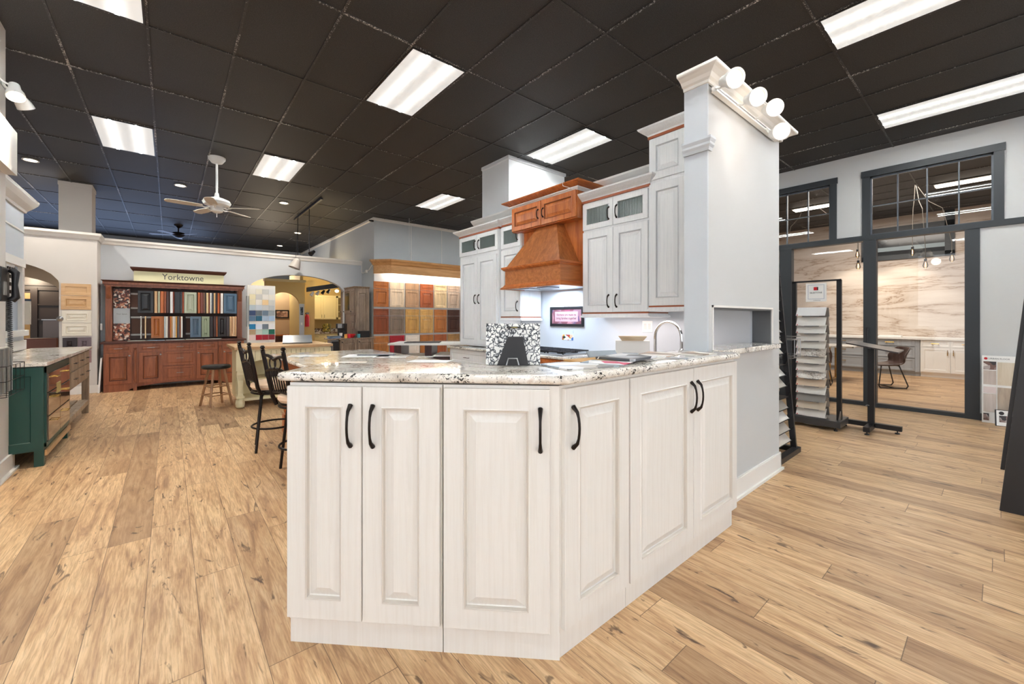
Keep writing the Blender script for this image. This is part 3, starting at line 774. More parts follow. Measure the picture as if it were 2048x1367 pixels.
sheet('leaflet', 'thin pale leaflet near the faucet end of the bar', 'paper', (2.50, 1.22, zb), -4, .24, .17, P2, .002, g_)
sheet('notepad', 'small grey notepad in front of the beige swatch card', 'notepad', (2.08, 1.40, zb + .0), 30, .13, .09, paint('pad_grey', '#9DA5AD', .6), .012, g_)
o = MB().prism_axis([(0, 0), (.03, .036), (.026, .040), (-.004, .006)], -.095, .095, 'x').build('catalogue_stand', paint('stand_blue_grey', '#8B949C', .4), None, (1.84, 1.405, zb), rot=(0, 0, R(-18)))
tag(o, 'slanted blue-grey holder standing at the rear edge of the bar', 'stand')
zt = .9145
gg = 'papers on the granite table'
sheet('newspaper', 'folded grey paper lying on the near left part of the table', 'paper', (1.24, 3.95, zt), 62, .30, .42, P2, .004, gg)
sheet('sample_sheet', 'pale sheet at the far left end of the table', 'paper', (1.22, 5.05, zt), 70, .28, .40, P1, .003, gg)
sheet('floor_plan', 'large white plan sheet with dark edge in the table middle', 'paper', (1.74, 4.62, zt), 58, .34, .50, M_paper, .003, gg)
sheet('clipboard', 'dark clipboard lying on the white plan sheet', 'clipboard', (1.82, 4.58, zt + .003), 55, .05, .42, paint('navy_edge', '#2B3442', .4), .008, gg)
sheet('blueprint', 'second white plan sheet right of the clipboard', 'paper', (1.90, 4.34, zt), 50, .24, .36, P1, .003, gg)
sheet('letter', 'long pale paper at the near right corner of the table', 'paper', (1.98, 3.62, zt), 40, .22, .40, M_paper, .003, gg)
# stone sample on easel (seen from behind)
t = thing('quartz_sample', 'black-veined white quartz slab sample on a black easel', 'stone sample', (1.30, 1.50, zb), -40)
# position along the rear edge of the bar
t.location = (1.25, 1.482, zb)
o = MB().box(-.128, -.012, 0, .128, .012, .195).build('slab', M_quartz, t, (0, .0, 0), (R(-6), 0, 0))
m = MB(); m.prism_axis([(-.075, .002), (.072, .002), (.045, .135), (-.025, .135)], -.045, -.038, 'y')
m.build('easel_back', M_black, t)
m = MB(); m.tube([(-.03, -.05, .004), (-.022, -.05, .035), (.018, -.05, .035), (.026, -.05, .004)], .004, 8); m.build('easel_clip', M_steel, t, smooth=True)
m = MB().box(-.01, 0, 0, .055, .001, .010).build('maker_label', M_black, t, (-.02, -.034, .172))
text('label_text', 'CAMBRIA', .007, paint('label_gold', '#D9C26A', .5), m, (.026, -.0008, .005), ext=.0002)
# ================================================================== KITCHEN WALL (faces -x)
FX = 3.55
RUST = paint('rust_stripe', '#9A5230', .4)
def wallcab(lab, y_hi, y_lo, z0, z1, d, doors, crn=True, rail=True, glassy=(), fx=FX, crown_sides='', crown_h=.10, group='white wall cabinets'):
    """local x runs from y_hi down to y_lo; doors = (x0,z0,x1,z1,hx,hz,style)"""
    t = thing('wall_cabinet', lab, 'cabinet', (fx, y_hi, 0), -90, group)
    w_ = y_hi - y_lo
    MB().box(0, 0, z0, w_, d, z1).build('carcass', M_cab, t)
    for (x0, a, x1, b, hx, hz, st) in doors:
        if st == 'glass':
            m = MB(); s = .05; W = x1 - x0; H = b - a
            m.box(0, -.02, 0, W, 0, s); m.box(0, -.02, H - s, W, 0, H); m.box(0, -.02, s, s, 0, H - s); m.box(W - s, -.02, s, W, 0, H - s)
            dr = m.build('door', M_cab, t, (x0, 0, a))
            MB().box(s, -.012, s, W - s, -.008, H - s).build('glass_pane', M_ribbed, dr)
            mm = MB(); 
            for q in ((s, s, W - s, s + .006), (s, H - s - .006, W - s, H - s), (s, s, s + .006, H - s), (W - s - .006, s, W - s, H - s)): mm.box(q[0], -.023, q[1], q[2], -.012, q[3])
            mm.build('bead', M_cab, dr)
        else: dr = MB().panel(0, 0, x1 - x0, b - a, rings(st, .02, .068)).build('door', M_cab, t, (x0, 0, a))
        if hx is not None: bow_pull(dr, hx - x0, hz - a, L=.13, out=.034, r=.0055)
    if rail:
        MB().box(-.004, -.024, z0 - .03, w_ + .004, d, z0 - .012).build('light_rail', M_cab, t); MB().box(0, -.018, z0 - .013, w_, d, z0 + .003).build('rust_band', RUST, t)
        MB().sweep([(0, z0 - .055), (.03, z0 - .05), (.024, z0 - .03), (0, z0 - .03)], [(0, d), (0, 0), (w_, 0), (w_, d)]).build('rail_moulding', M_cab, t)
    if crn:
        MB().sweep([(0, z1), (.014, z1), (.014, z1 + .028), (0, z1 + .028)], [(0, d), (0, -.002), (w_, -.002), (w_, d)]).build('rust_stripe', RUST, t)
        MB().sweep(crown(z1 + .024, crown_h - .024, .085), [(0, d), (0, -.004), (w_, -.004), (w_, d)]).box(0, 0, z1, w_, d, z1 + crown_h - .01).build('crown_moulding', M_cab, t)
    return t
M_ribbed = paint('reeded_glass', '#5E6B6A', .12, spec=.8, coat=.5)
MATS['reeded_glass'] = M_ribbed
nt = M_ribbed.node_tree; wv = node(nt, 'ShaderNodeTexWave'); lnk(nt, mapping(nt), wv.inputs['Vector']); wv.inputs['Scale'].default_value = 16; bump(nt, nt.nodes['Principled BSDF'], wv.outputs['Fac'], .6, .004)
wallcab('tall white upper cabinet stacked beside the partition column', 2.165, 1.79, 1.456, 3.055, .35, [(.004, 1.46, .371, 2.615, None, None, 'raised'), (.004, 2.655, .371, 3.045, None, None, 'raised')])
wallcab('white double-door cabinet with small glass doors, right of the hood', 2.985, 2.172, 1.40, 2.61, .35,
        [(.004, 1.405, .404, 2.285, .355, 1.52, 'raised'), (.409, 1.405, .809, 2.285, .455, 1.52, 'raised'), (.004, 2.31, .404, 2.595, .355, 2.44, 'glass'), (.409, 2.31, .809, 2.595, .455, 2.44, 'glass')])
wallcab('narrow white cabinet with one glass door, left of the hood', 4.452, 4.03, 1.36, 2.60, .35,
        [(.004, 1.365, .416, 2.27, .36, 1.50, 'raised'), (.004, 2.295, .416, 2.59, .36, 2.44, 'glass')])
# tall pantry on the counter, slightly deeper
wallcab('tall white pantry with two long doors and glass uppers', 5.43, 4.456, .930, 2.58, .40,
        [(.03, .955, .484, 2.235, .44, 1.62, 'raised'), (.490, .955, .944, 2.235, .534, 1.62, 'raised'), (.004, 2.29, .484, 2.57, .44, 2.42, 'glass'), (.490, 2.29, .970, 2.57, .534, 2.42, 'glass')], rail=False, fx=3.50)
# hood cabinet
t = thing('range_hood', 'cherry wood range hood with tapered chimney and two small doors', 'range hood', (3.46, 4.12, 0), -90)
W_ = 1.12
m = MB(); m.box(.0, .13, 1.72, W_, .45, 2.46); m.build('back_panel', M_cherry, t)
m = MB(); m.box(.01, 0, 2.455, W_, .45, 2.77); m.build('cabinet_box', M_cherry, t)
for a, b, hx in ((.10 - .0, .60, .565), (.606, 1.112, .642)):
    dr = MB().panel(0, 0, b - a, .30, rings('raised', .02, .06)).build('door', M_cherryx, t, (a if a > .2 else .02, 0, 2.462)) if False else None
for a, b, hx in ((.015, .556, .515), (.562, 1.112, .603)):
    dr = MB().panel(0, 0, b - a, .298, rings('raised', .02, .055)).build('door', M_cherry, t, (a, 0, 2.466))
    bow_pull(dr, hx - a, .14, L=.11, out=.03, r=.005)
MB().sweep([(0, 2.76), (.012, 2.76), (.03, 2.775), (.045, 2.78), (.045, 2.79), (0, 2.79)], [(.01, .45), (.01, 0), (W_, 0), (W_, .45)]).build('white_band', M_cab, t)
MB().sweep(crown(2.788, .055, .11), [(.01, .45), (.01, -.0), (W_, 0), (W_, .45)]).box(.01, 0, 2.78, W_, .45, 2.84).build('crown_moulding', M_cherryx, t)
m = MB()
bx0, bx1, byf = .10, 1.05, -.20
m.hexa([(bx0 + .01, byf, 1.97), (bx1 - .01, byf, 1.97), (bx1 - .01, .13, 1.97), (bx0 + .01, .13, 1.97)], [(.42, .05, 2.453), (.76, .05, 2.453), (.80, .13, 2.453), (.38, .13, 2.453)])
m.build('chimney', wood('cherry_figured', '#B97643', '#93552C', .32), t)
m = MB(); m.box(bx0, byf, 1.73, bx1, .13, 1.95); m.build('skirt', wood('cherry_figured_x', '#C07B46', '#99592E', .32, axis='Y'), t)
MB().sweep([(0, 1.93), (.012, 1.935), (.035, 1.955), (.04, 1.975), (0, 1.985)], [(bx0, .13), (bx0, byf), (bx1, byf), (bx1, .13)]).box(bx0, byf, 1.94, bx1, .13, 1.984).build('upper_moulding', M_cherryx, t)
MB().sweep([(0, 1.70), (.045, 1.70), (.045, 1.715), (.02, 1.735), (.006, 1.755), (0, 1.76)], [(bx0, .13), (bx0, byf), (bx1, byf), (bx1, .13)]).build('lower_moulding', M_cherryx, t)
MB().box(bx0 + .02, byf + .02, 1.705, bx1 - .02, .40, 1.73).box(.3, byf + .06, 1.695, .48, byf + .25, 1.706).box(.62, byf + .06, 1.695, .80, byf + .25, 1.706).build('filter_insert', M_steel, t)
# base run
t = thing('base_cabinet', 'white base cabinet with wide drawer under the tall pantry', 'cabinet', (3.32, 5.42, 0), -90)
MB().box(0, 0, .1, .97, .59, .885).box(0, .05, 0, .97, .59, .1).build('carcass', M_cab, t)
dr = MB().panel(0, 0, .95, .21, rings('flat', .02, .05)).build('drawer', M_cab, t, (.01, 0, .665)); bar_pull(dr, .475, .105, .13, M_bronze)
for a in (.01, .49):
    dr = MB().panel(0, 0, .47, .53, rings('raised', .02, .06)).build('door', M_cab, t, (a, 0, .12)); bow_pull(dr, .43 if a < .1 else .04, .42, L=.12)
t = thing('base_cabinet', 'cherry base cabinet under the cooktop', 'cabinet', (3.32, 4.449, 0), -90)
MB().box(0, 0, .1, 1.5, .59, .885).box(0, .05, 0, 1.5, .59, .1).build('carcass', M_cherry, t)
for a, b in ((.01, .48), (.49, 1.02), (1.03, 1.49)):
    dr = MB().panel(0, 0, b - a, .16, rings('small', .02, .035)).build('drawer', M_cherryx, t, (a, 0, .715)); bar_pull(dr, (b - a) / 2, .08, .11, M_bronze)
    dr = MB().panel(0, 0, b - a, .58, rings('raised', .02, .06)).build('door', M_cherry, t, (a, 0, .12)); bow_pull(dr, .06, .45, L=.12)
t = thing('base_cabinet', 'white sink base cabinet behind the bar, mostly hidden', 'cabinet', (3.32, 2.945, 0), -90)
MB().box(0, 0, .1, 1.48, .59, .885).box(0, .05, 0, 1.48, .59, .1).build('carcass', M_cab, t)
for i in range(3): dr = MB().panel(0, 0, .48, .74, rings('raised', .02, .06)).build('door', M_cab, t, (.01 + i * .49, 0, .12)); bow_pull(dr, .05, .6, L=.12)
tag(MB().box(3.27, 1.465, .886, KX - .002, 5.45, .918).build('kitchen_worktop', M_gran, bevel=.010, seg=3), 'speckled granite kitchen counter along the hood wall', 'worktop')
# cooktop
t = thing('gas_cooktop', 'black gas cooktop with iron grates below the wood hood', 'cooktop', (3.60, 3.56, .919))
MB().box(-.26, -.45, 0, .26, .45, .012).build('base', M_steel, t, bevel=.004)
for i in (-1, 0, 1):
    m = MB()
    for k in range(4): m.box(-.22, i * .29 - .12 + k * .078, .03, .22, i * .29 - .11 + k * .078, .045)
    for k in range(3): m.box(-.22 + k * .215, i * .29 - .13, .03, -.205 + k * .215, i * .29 + .13, .045)
    for a in (-.21, .21):
        for b in (-.12, .12): m.box(a - .006, i * .29 + b - .006, .012, a + .006, i * .29 + b + .006, .035)
    m.build('grate', M_black, t)
    for a in (-.11, .11): MB().lathe([(.05, .012), (.05, .022), (.03, .028), (.0, .028)], c=(a, i * .29, 0), n=14).build('burner', M_black, t)
# wall things
t = thing('framed_plaque', 'black framed kitchen saying plaque hung under the hood', 'sign', (KX, 3.858, 1.235), -90)
MB().panel(0, 0, .568, .252, [(0, -.02), (.030, -.02), (.034, -.010)]).build('frame', M_black, t)
MB().box(.034, -.0115, .034, .534, -.010, .218).build('picture', picture_mat('plaque_bg', ['#8C4F62', '#6F5A78', '#B07C86', '#7B4B57', '#94707E'], 9, 5), t)
MB().box(.085, -.013, .062, .48, -.0115, .19).build('text_panel', paint('plaque_pink', '#C99BA4', .5), t)
text('plaque_text', 'Kitchens are made to\nbring families together', .045, M_black, t, (.283, -.0135, .126), ext=.0003, sx=.85)
MB().tube([(.25, -.004, .252), (.25, -.004, .285), (.262, -.004, .29), (.285, -.004, .28), (.30, -.004, .29), (.318, -.004, .287), (.318, -.004, .252)], .0018, 6).build('wire_hanger', M_black, t)
t = thing('photo_print', 'small colour group photo stuck on the wall under the plaque', 'photo', (KX, 3.655, 1.06), -90)
MB().box(0, -.002, 0, .19, 0, .125).build('print', picture_mat('group_photo', ['#D8E2EE', '#D9A63C', '#3E6FB5', '#B8463A', '#2E3A2C', '#EFC7A8', '#F3F6FA'], 26, 6), t)
MB().box(.0, -.0025, .07, .19, -.002, .125).build('sky_half', paint('photo_sky', '#C9DAE8', .4), t)
t = thing('outlet_plate', 'white outlet plate on the kitchen wall under the cabinets', 'outlet', (KX, 2.478, 1.19), -90)
MB().box(0, -.006, 0, .12, 0, .122).build('plate', M_white, t, bevel=.003)
for x in (.035, .085): MB().box(x - .015, -.009, .03, x + .015, -.006, .092).build('socket', paint('socket_grey', '#DADAD6', .4), t)
t = thing('faucet', 'tall chrome gooseneck faucet arching over the sink', 'faucet', (3.74, 2.22, .919))
pts = [(0, 0, 0), (0, 0, .22)] + [(-.01 * (1 - math.cos(a)) * 1.5, -.145 * (1 - math.cos(a)), .24 + .145 * math.sin(a)) for a in [math.pi * i / 12 for i in range(13)]] + [(-.03, -.29, .13)]
MB().tube(pts, .015, 12).build('spout', M_chrome, t, smooth=True)
MB().lathe([(.03, 0), (.03, .008), (.02, .02), (.02, .05)], n=16).build('base', M_chrome, t, smooth=True)
MB().lathe([(.017, 0), (.02, -.02), (.02, -.03)], c=(-.03, -.29, .135), n=14).build('spray_head', M_chrome, t, smooth=True)
MB().tube([(0, .02, .05), (-.05, .06, .075)], .006, 8).build('lever', M_chrome, t, smooth=True)
t = thing('display_box', 'white box standing on the kitchen counter behind the papers', 'box', (3.52, 2.34, .919), -52)
MB().box(-.16, -.05, 0, .16, .05, .20).build('body', M_white, t)
o = MB().hexa([(-.10, -.035, 0), (.10, -.035, 0), (.10, .035, 0), (-.10, .035, 0)], [(-.135, -.055, .045), (.135, -.055, .045), (.135, .055, .045), (-.135, .055, .045)]).build('tray', wood('pale_tray', '#DCCBB0', '#BFA98A', .5, axis='X'), None, (3.49, 2.32, 1.120), (0, 0, R(-52)))
tag(o, 'small beige wooden tray resting on the white box', 'tray')
for i, (c, y, h) in enumerate((('#2F6FC0', 4.10, .09), ('#E06A4A', 4.04, .07))):
    o = MB().lathe([(.02, 0), (.02, h * .7), (.008, h * .8), (.008, h)], n=10).build('spice_bottle', paint('bottle_%d' % i, c, .3), None, (3.62, y, .919), smooth=True)
    tag(o, ['small blue bottle beside the cooktop', 'small orange bottle beside the cooktop'][i], 'bottle', 'bottles by the cooktop')
t = thing('cord', 'thin white cord draped over the crown of the wood hood', 'cord'); t.location = (3.36, 3.10, 2.847)
MB().tube([(0, 0, 0), (-.03, -.0, .01), (-.036, -.01, -.05), (.02, -.115, -.10)], .003, 6).build('cord', M_white, t, smooth=True)
# ================================================================== SPOT LAMPS ON THE PARTITION
t = thing('track_rail', 'white lamp track fixed under the crown of the partition', 'track', (2.80, 1.246, 2.875))
MB().box(0, -.035, -.018, 1.2, 0, .018).build('rail', M_white, t)
MB().box(.0, -.037, -.004, 1.2, -.035, .004).build('groove', paint('groove_grey', '#8B8B8B', .4), t)
lamps = [((2.64, 1.03, 2.80), 2.80, 'first spot lamp, nearest the partition column'), ((3.0, 1.03, 2.81), 3.13, 'second spot lamp from the partition column'),
         ((3.32, 1.03, 2.845), 3.46, 'third spot lamp from the partition column'), ((3.455, 1.03, 2.715), 3.70, 'fourth spot lamp at the far right end of the track')]
M_rim = emis('reflector_glow', (1, .62, .32), .28)
def spot_head(name, lab, c, mount, aim, group, mat=None, r=.054, lampmat=None, energy=0, L=.15):
    t = thing(name, lab, 'spot lamp', c, 0, group)
    c = Vector(c); d = (Vector(aim) - c).normalized(); q = d.to_track_quat('Z', 'Y').to_matrix().to_4x4()
    MB().lathe([(.02, -L), (.034, -L + .01), (.038, -L * .6), (r, -.045), (r * 1.1, 0), (r * 1.02, 0), (r * .95, -.012)], n=24, cap=False, mat=q).build('shade', mat or M_white, t, smooth=True)
    MB().lathe([(0.0, -.012), (r * .80, -.014), (r * .80, -.022), (0, -.03)], n=24, cap=False, mat=q).build('bulb', lampmat or M_lamp, t, smooth=True)
    MB().lathe([(r * .80, -.016), (r * .94, -.010), (r * .94, -.018), (r * .80, -.022)], n=24, cap=False, mat=q).build('reflector', (M_rim if lampmat is None else M_black), t, smooth=True)
    a = q @ Vector((0, 0, -L * .8)); b = Vector(mount) - c
    MB().tube([tuple(a), tuple((a + b) / 2 + Vector((0, 0, -.02))), tuple(b)], .008, 8).build('arm', mat or M_white, t, smooth=True)
    if energy:
        o = light('spot_beam', 'SPOT', tuple(c + d * .02), energy, (1, .86, .68), .05, spot=R(100), blend=.8); o.rotation_euler = (-d).to_track_quat('Z', 'Y').to_euler()
    return t
for (c, mx, lab) in lamps: spot_head('spot_lamp', lab, c, (mx, 1.215, 2.875), (1.1, -1.0, 1.75), 'white spot lamps on the partition', energy=14)
light('spot_spill_fill', 'POINT', (3.2, .92, 2.62), 1.6, (1, .84, .68), .08)  # added bare point light imitating the spot lamps' warm spill on the wall
spot_head('spot_lamp', 'lit white spot lamp high on the left wall end', (-.985, 5.32, 3.20), (-1.11, 5.30, 3.36), (-.6, 4.2, 1.2), None, energy=110)
spot_head('spot_lamp', 'second spot lamp on the left wall, behind the lit one', (-.97, 5.56, 3.20), (-1.10, 5.50, 3.36), (-.4, 6.5, 1.8), None, energy=8)
MB().tube([(0, 0, 0), (0, 0, .35)], .001, 4)
o = MB().box(-1.13, 4.9, 3.34, -1.095, 5.60, 3.38).build('track_rail', M_steel); tag(o, 'metal lamp track at the top of the left wall end', 'track')
# ================================================================== CEILING FANS, TRACK
t = thing('ceiling_fan', 'white ceiling fan on a long white downrod', 'ceiling fan', (.58, 7.93, C))
MB().lathe([(.03, -.10), (.075, -.085), (.115, -.03), (.118, 0)], n=24).build('canopy', M_white, t, smooth=True)
MB().tube([(0, 0, -.08), (0, 0, -.62)], .016, 10).build('downrod', M_white, t, smooth=True)
MB().lathe([(.025, -.56), (.035, -.62), (.06, -.635), (.10, -.645), (.17, -.675), (.19, -.71), (.17, -.75), (.10, -.775), (.085, -.80), (.08, -.85), (.04, -.872), (0, -.875)], n=28, cap=False).build('motor', M_white, t, smooth=True)
MB().tube([(0, 0, -.87), (0, 0, -.94)], .004, 6).build('pull_chain', M_white, t)
FB = paint('fan_blade', '#DCD7CE', .45)
FSC = Matrix.Diagonal((.74, .85, 1, 1))
for k in range(5):
    a = 40 + 72 * k
    m = MB(); q = Matrix.Rotation(R(a), 4, 'Z') @ FSC @ Matrix.Rotation(R(9), 4, 'X')
    P = [(.25, -.055), (.55, -.075), (.80, -.07), (.85, -.04), (.86, 0), (.85, .04), (.80, .07), (.55, .075), (.25, .055)]
    m.prism(P, -.004, .004); m.move(q); m.move(Matrix.Translation((0, 0, -.79)))
    b = m.build('blade', FB, t)
    m = MB(); m.tube([(.12, 0, 0), (.20, 0, -.02), (.30, 0, 0)], [.012, .012, .008], 6); m.prism([(.24, -.03), (.34, -.02), (.34, .02), (.24, .03)], -.006, -.003); m.move(q); m.move(Matrix.Translation((0, 0, -.79)))
    m.build('blade_bracket', M_white, b, smooth=True)
t = thing('ceiling_fan', 'small dark ceiling fan far back above the partition', 'ceiling fan', (.20, 14.3, C))
MB().lathe([(.02, -.10), (.09, -.04), (.10, 0)], n=16).build('canopy', M_bronze, t); MB().tube([(0, 0, 0), (0, 0, -.22)], .015, 8).build('downrod', M_bronze, t)
MB().lathe([(.06, -.20), (.13, -.22), (.14, -.30), (.07, -.35), (0, -.36)], n=18, cap=False).build('motor', M_bronze, t, smooth=True)
for k in range(5):
    q = Matrix.Translation((0, 0, -.28)) @ Matrix.Rotation(R(15 + 72 * k), 4, 'Z') @ Matrix.Rotation(R(9), 4, 'X')
    MB().prism([(.12, -.05), (.6, -.07), (.66, 0), (.6, .07), (.12, .05)], -.004, .004).move(q).build('blade', paint('dark_blade', '#3A2A22', .4), t)
t = thing('pendant_track', 'black ceiling track with two rods, right of the white fan', 'track', (2.45, 10.6, C))
MB().box(-.02, -1.5, -.05, .02, .9, -.012).build('rail', M_black, t)
for y, zz in ((-.5, 2.86), (.58, 2.86)):
    MB().tube([(0, y, -.03), (0, y, zz - C)], .008, 6).build('rod', M_black, t)
spot_head('spot_lamp', 'black spot head hanging on the right-hand track rod', (2.47, 10.08, 2.80), (2.45, 10.1, 2.852), (2.1, 9.8, 2.5), 'black spot heads', M_black, .05, M_black)
spot_head('spot_lamp', 'black spot head hanging on the left-hand track rod', (2.43, 11.16, 2.80), (2.45, 11.18, 2.852), (2.9, 10.9, 2.5), 'black spot heads', M_black, .05, M_black)
t = thing('flood_shade', 'grey lampshade hanging in front of the back partition crown', 'lamp shade', (2.30, 10.70, 2.62))
MB().lathe([(.04, .14), (.07, .12), (.13, -.10), (.12, -.10)], n=18, cap=False, mat=Matrix.Rotation(R(20), 4, 'Y')).build('shade', paint('shade_grey', '#B9B4B0', .5), t, smooth=True)
MB().tube([(0, 0, .13), (.06, -.0, C - 2.62)], .004, 5).build('cable', M_black, t)
o = MB().tube([(4.66, 9.6, C), (4.66, 9.6, 2.95)], .004, 5).build('hanging_wire', M_white); tag(o, 'thin white wire hanging from the ceiling before the soffit', 'wire')

t = thing('wall_cable', 'white cable running down the grey soffit side to a small box', 'cable', (3.935, 10.85, 2.55))
MB().tube([(0, .06, .27), (0, .07, .10), (0, .06, .0), (0, -.02, -.02), (0, -.25, .0), (0, -.45, .03), (0, -.62, .12), (0, -.70, .15)], .010, 6).build('cable', M_trim, t, smooth=True)
MB().box(-.02, -.32, -.03, .012, -.24, .04).build('junction_box', M_trim, t)
t = thing('security_camera', 'tiny black camera at the top corner of the soffit block', 'camera', (3.93, 10.12, 3.78))
MB().box(-.06, -.02, -.02, .01, .02, .02).lathe([(.018, -.10), (.022, -.05), (.022, 0)], c=(0, 0, 0), n=10, axis='x').build('body', M_black, t)
# ================================================================== HUTCH WITH DOOR SAMPLES
HX0, HX1, HY = -.90, 1.225, 10.33
t = thing('display_hutch', 'reddish mahogany display hutch with drawers and samples', 'hutch', (HX0, HY, 0))
W_ = HX1 - HX0
m = MB(); m.box(0, 0, .11, W_, .60, .875)
m.box(0, 0, 0, .34, .58, .11); m.box(W_ - .34, 0, 0, W_, .58, .11)
n = 14
for i in range(n):
    xa = .34 + (W_ - .68) * i / n; xb = .34 + (W_ - .68) * (i + 1) / n
    zf = lambda x: .02 + .085 * math.sqrt(max(0, 1 - ((x - W_ / 2) / (W_ / 2 - .34)) ** 2))
    m.hexa([(xa, 0, zf(xa)), (xb, 0, zf(xb)), (xb, .03, zf(xb)), (xa, .03, zf(xa))], [(xa, 0, .112), (xb, 0, .112), (xb, .03, .112), (xa, .03, .112)])
m.build('base', M_maho, t)
MB().box(-.04, -.035, .875, W_ + .04, .60, .91).build('top_board', M_mahod, t, bevel=.006)
def hdoor(a, z0, b, z1, kx=None, drawer=False):
    dr = MB().panel(0, 0, b - a, z1 - z0, rings('small' if drawer else 'raised', .02, .035 if drawer else .058)).build('drawer' if drawer else 'door', M_maho, t, (a, 0, z0))
    if drawer: bar_pull(dr, (b - a) / 2, (z1 - z0) / 2, .11, M_steel)
    elif kx is not None: knob(dr, kx, z1 - z0 - .05, M_steel)
cols = [(.015, .375), (.47, .81), (.835, 1.30), (1.325, 1.66), (1.75, 2.11)]
for i, (a, b) in enumerate(cols):
    hdoor(a, .715, b, .855, drawer=True)
    if i == 2: hdoor(a, .43, b, .70, drawer=True); hdoor(a, .15, b, .415, drawer=True)
    else: hdoor(a, .14, b, .70, kx=(b - a - .03) if i in (0, 1) else .03)
for x in (.42, 1.705):
    m = MB(); m.box(-.026, -.03, 0, .026, .0, .13); m.box(-.026, -.03, .79, .026, 0, .87)
    m.lathe([(.022, .13), (.012, .16), (.02, .20), (.022, .30), (.015, .55), (.022, .72), (.012, .76), (.024, .79)], c=(0, -.012, 0), n=12); m.build('turned_column', M_maho, t, (x, 0, 0))
D0 = .30
for a in (0, W_ - .09): MB().box(a, D0, .91, a + .09, .60, 1.98).build('side_post', M_maho, t)
MB().box(.09, .575, .91, W_ - .09, .595, 1.98).build('back_board', paint('hutch_back', '#5A4A46', .6), t)
for a, b in ((.37, .60), (.37, .60), (.52, .60)): pass
for k, (a, b) in enumerate(((.33, .66), (1.17, 1.40))):
    for z in (1.0, 1.34) + ((1.52, 1.80) if k == 0 else ()): MB().box(a, .56, z, b, .575, z + .035).build('hanging_rail', M_trim, t)
    MB().box(a + .01, .565, 1.04, b - .01, .5745, 1.33).build('brown_panel', paint('panel_brown', '#77503F', .5), t)
MB().box(.33, .565, 1.555, .45, .5745, 1.80).build('brown_panel', paint('panel_brown', '#77503F', .5), t)
MB().box(-.03, .20, 1.97, W_ + .03, .60, 2.04).box(-.01, .24, 1.93, W_ + .01, .30, 1.97).build('top_rail', M_maho, t)
MB().sweep(crown(2.0, .045, .05), [(-.0, .60), (-.0, .22), (W_, .22), (W_, .60)]).build('crown_moulding', M_mahod, t)
for x in (.045, W_ - .045):
    m = MB(); m.prism_axis([(D0, 1.70), (D0 - .05, 1.82), (D0 - .075, 1.92), (D0 - .08, 1.96), (D0, 1.96)], x - .032, x + .032, 'x')
    for q in range(3): m.lathe([(0, -.0), (.02, .004), (.025, .012), (0, .02)], c=(x, D0 - .05 + q * .012, 1.90 - q * .07), n=8, axis='y')
    m.build('carved_corbel', M_maho, t, bevel=.004)
for x in (.17, .62, 1.06, 1.49, 1.94): MB().lathe([(0, 0), (.03, .002), (.035, .012)], c=(x, .27, 1.918), n=12).build('puck_light', M_steel, t)
for x, zs in ((.105, (1.52, 1.90)), (.105, (.95, 1.28)), (W_ - .125, (1.30, 1.90))): pass
MB().box(.10, .40, 1.53, .33, .41, 1.90).build('kitchen_photo', picture_mat('hutch_photo', ['#6B3427', '#C98A6B', '#2E1B18', '#E8D8C8', '#8E4A36', '#45251F'], 34, 8), t)
MB().box(.10, .40, 1.24, .33, .41, 1.53).build('caption_card', paint('card_blue', '#C3CBD0', .5), t)
text('caption_text', 'Your Space', .032, paint('text_grey', '#60666A', .5), t, (.215, .399, 1.42), ext=.0003)
MB().box(.10, .40, .92, .33, .41, 1.24).build('kitchen_photo', picture_mat('hutch_photo2', ['#6B3427', '#C98A6B', '#2E1B18', '#E8D8C8', '#8E4A36', '#45251F'], 34, 9), t)
MB().box(W_ - .105, .40, .95, W_ - .09, .41, 1.90).build('photo_strip', picture_mat('hutch_photo2', [], 11, 9), t)
pl = [(-.45, '#C9D2CC'), (-.2, '#9EC0D8'), (.1, '#BFCBD3'), (.4, '#E7E2D8'), (.7, '#E9E9E6')]
for i, (x, c) in enumerate(pl):
    o = MB().box(x - .14, 10.42, .9105, x + .14, 10.54, .918).build('colour_chip', paint('chip_' + c[1:], c, .4), None)
    tag(o, ['sage', 'sky blue', 'pale grey', 'cream', 'off-white'][i] + ' colour strip lying on the hutch counter', 'colour chip', 'colour strips on the hutch counter')
# the sign on top
t = thing('sign_board', 'cream Yorktowne sign with brown cap on top of the hutch', 'sign', (-.51, 10.55, 2.05))
MB().box(0, 0, 0, 1.40, .28, .195).build('board', paint('sign_cream', '#E8E4BC', .5), t)
MB().sweep([(0, .19), (.02, .20), (.045, .235), (.05, .262), (0, .262)], [(0, .28), (0, 0), (1.40, 0), (1.40, .28)]).box(0, 0, .19, 1.40, .28, .262).build('cap_moulding', M_mahod, t)
text('lettering', 'Yorktowne', .165, paint('sign_ink', '#4B4F4C', .5), t, (.735, -.002, .10), ext=.001, sx=.86)
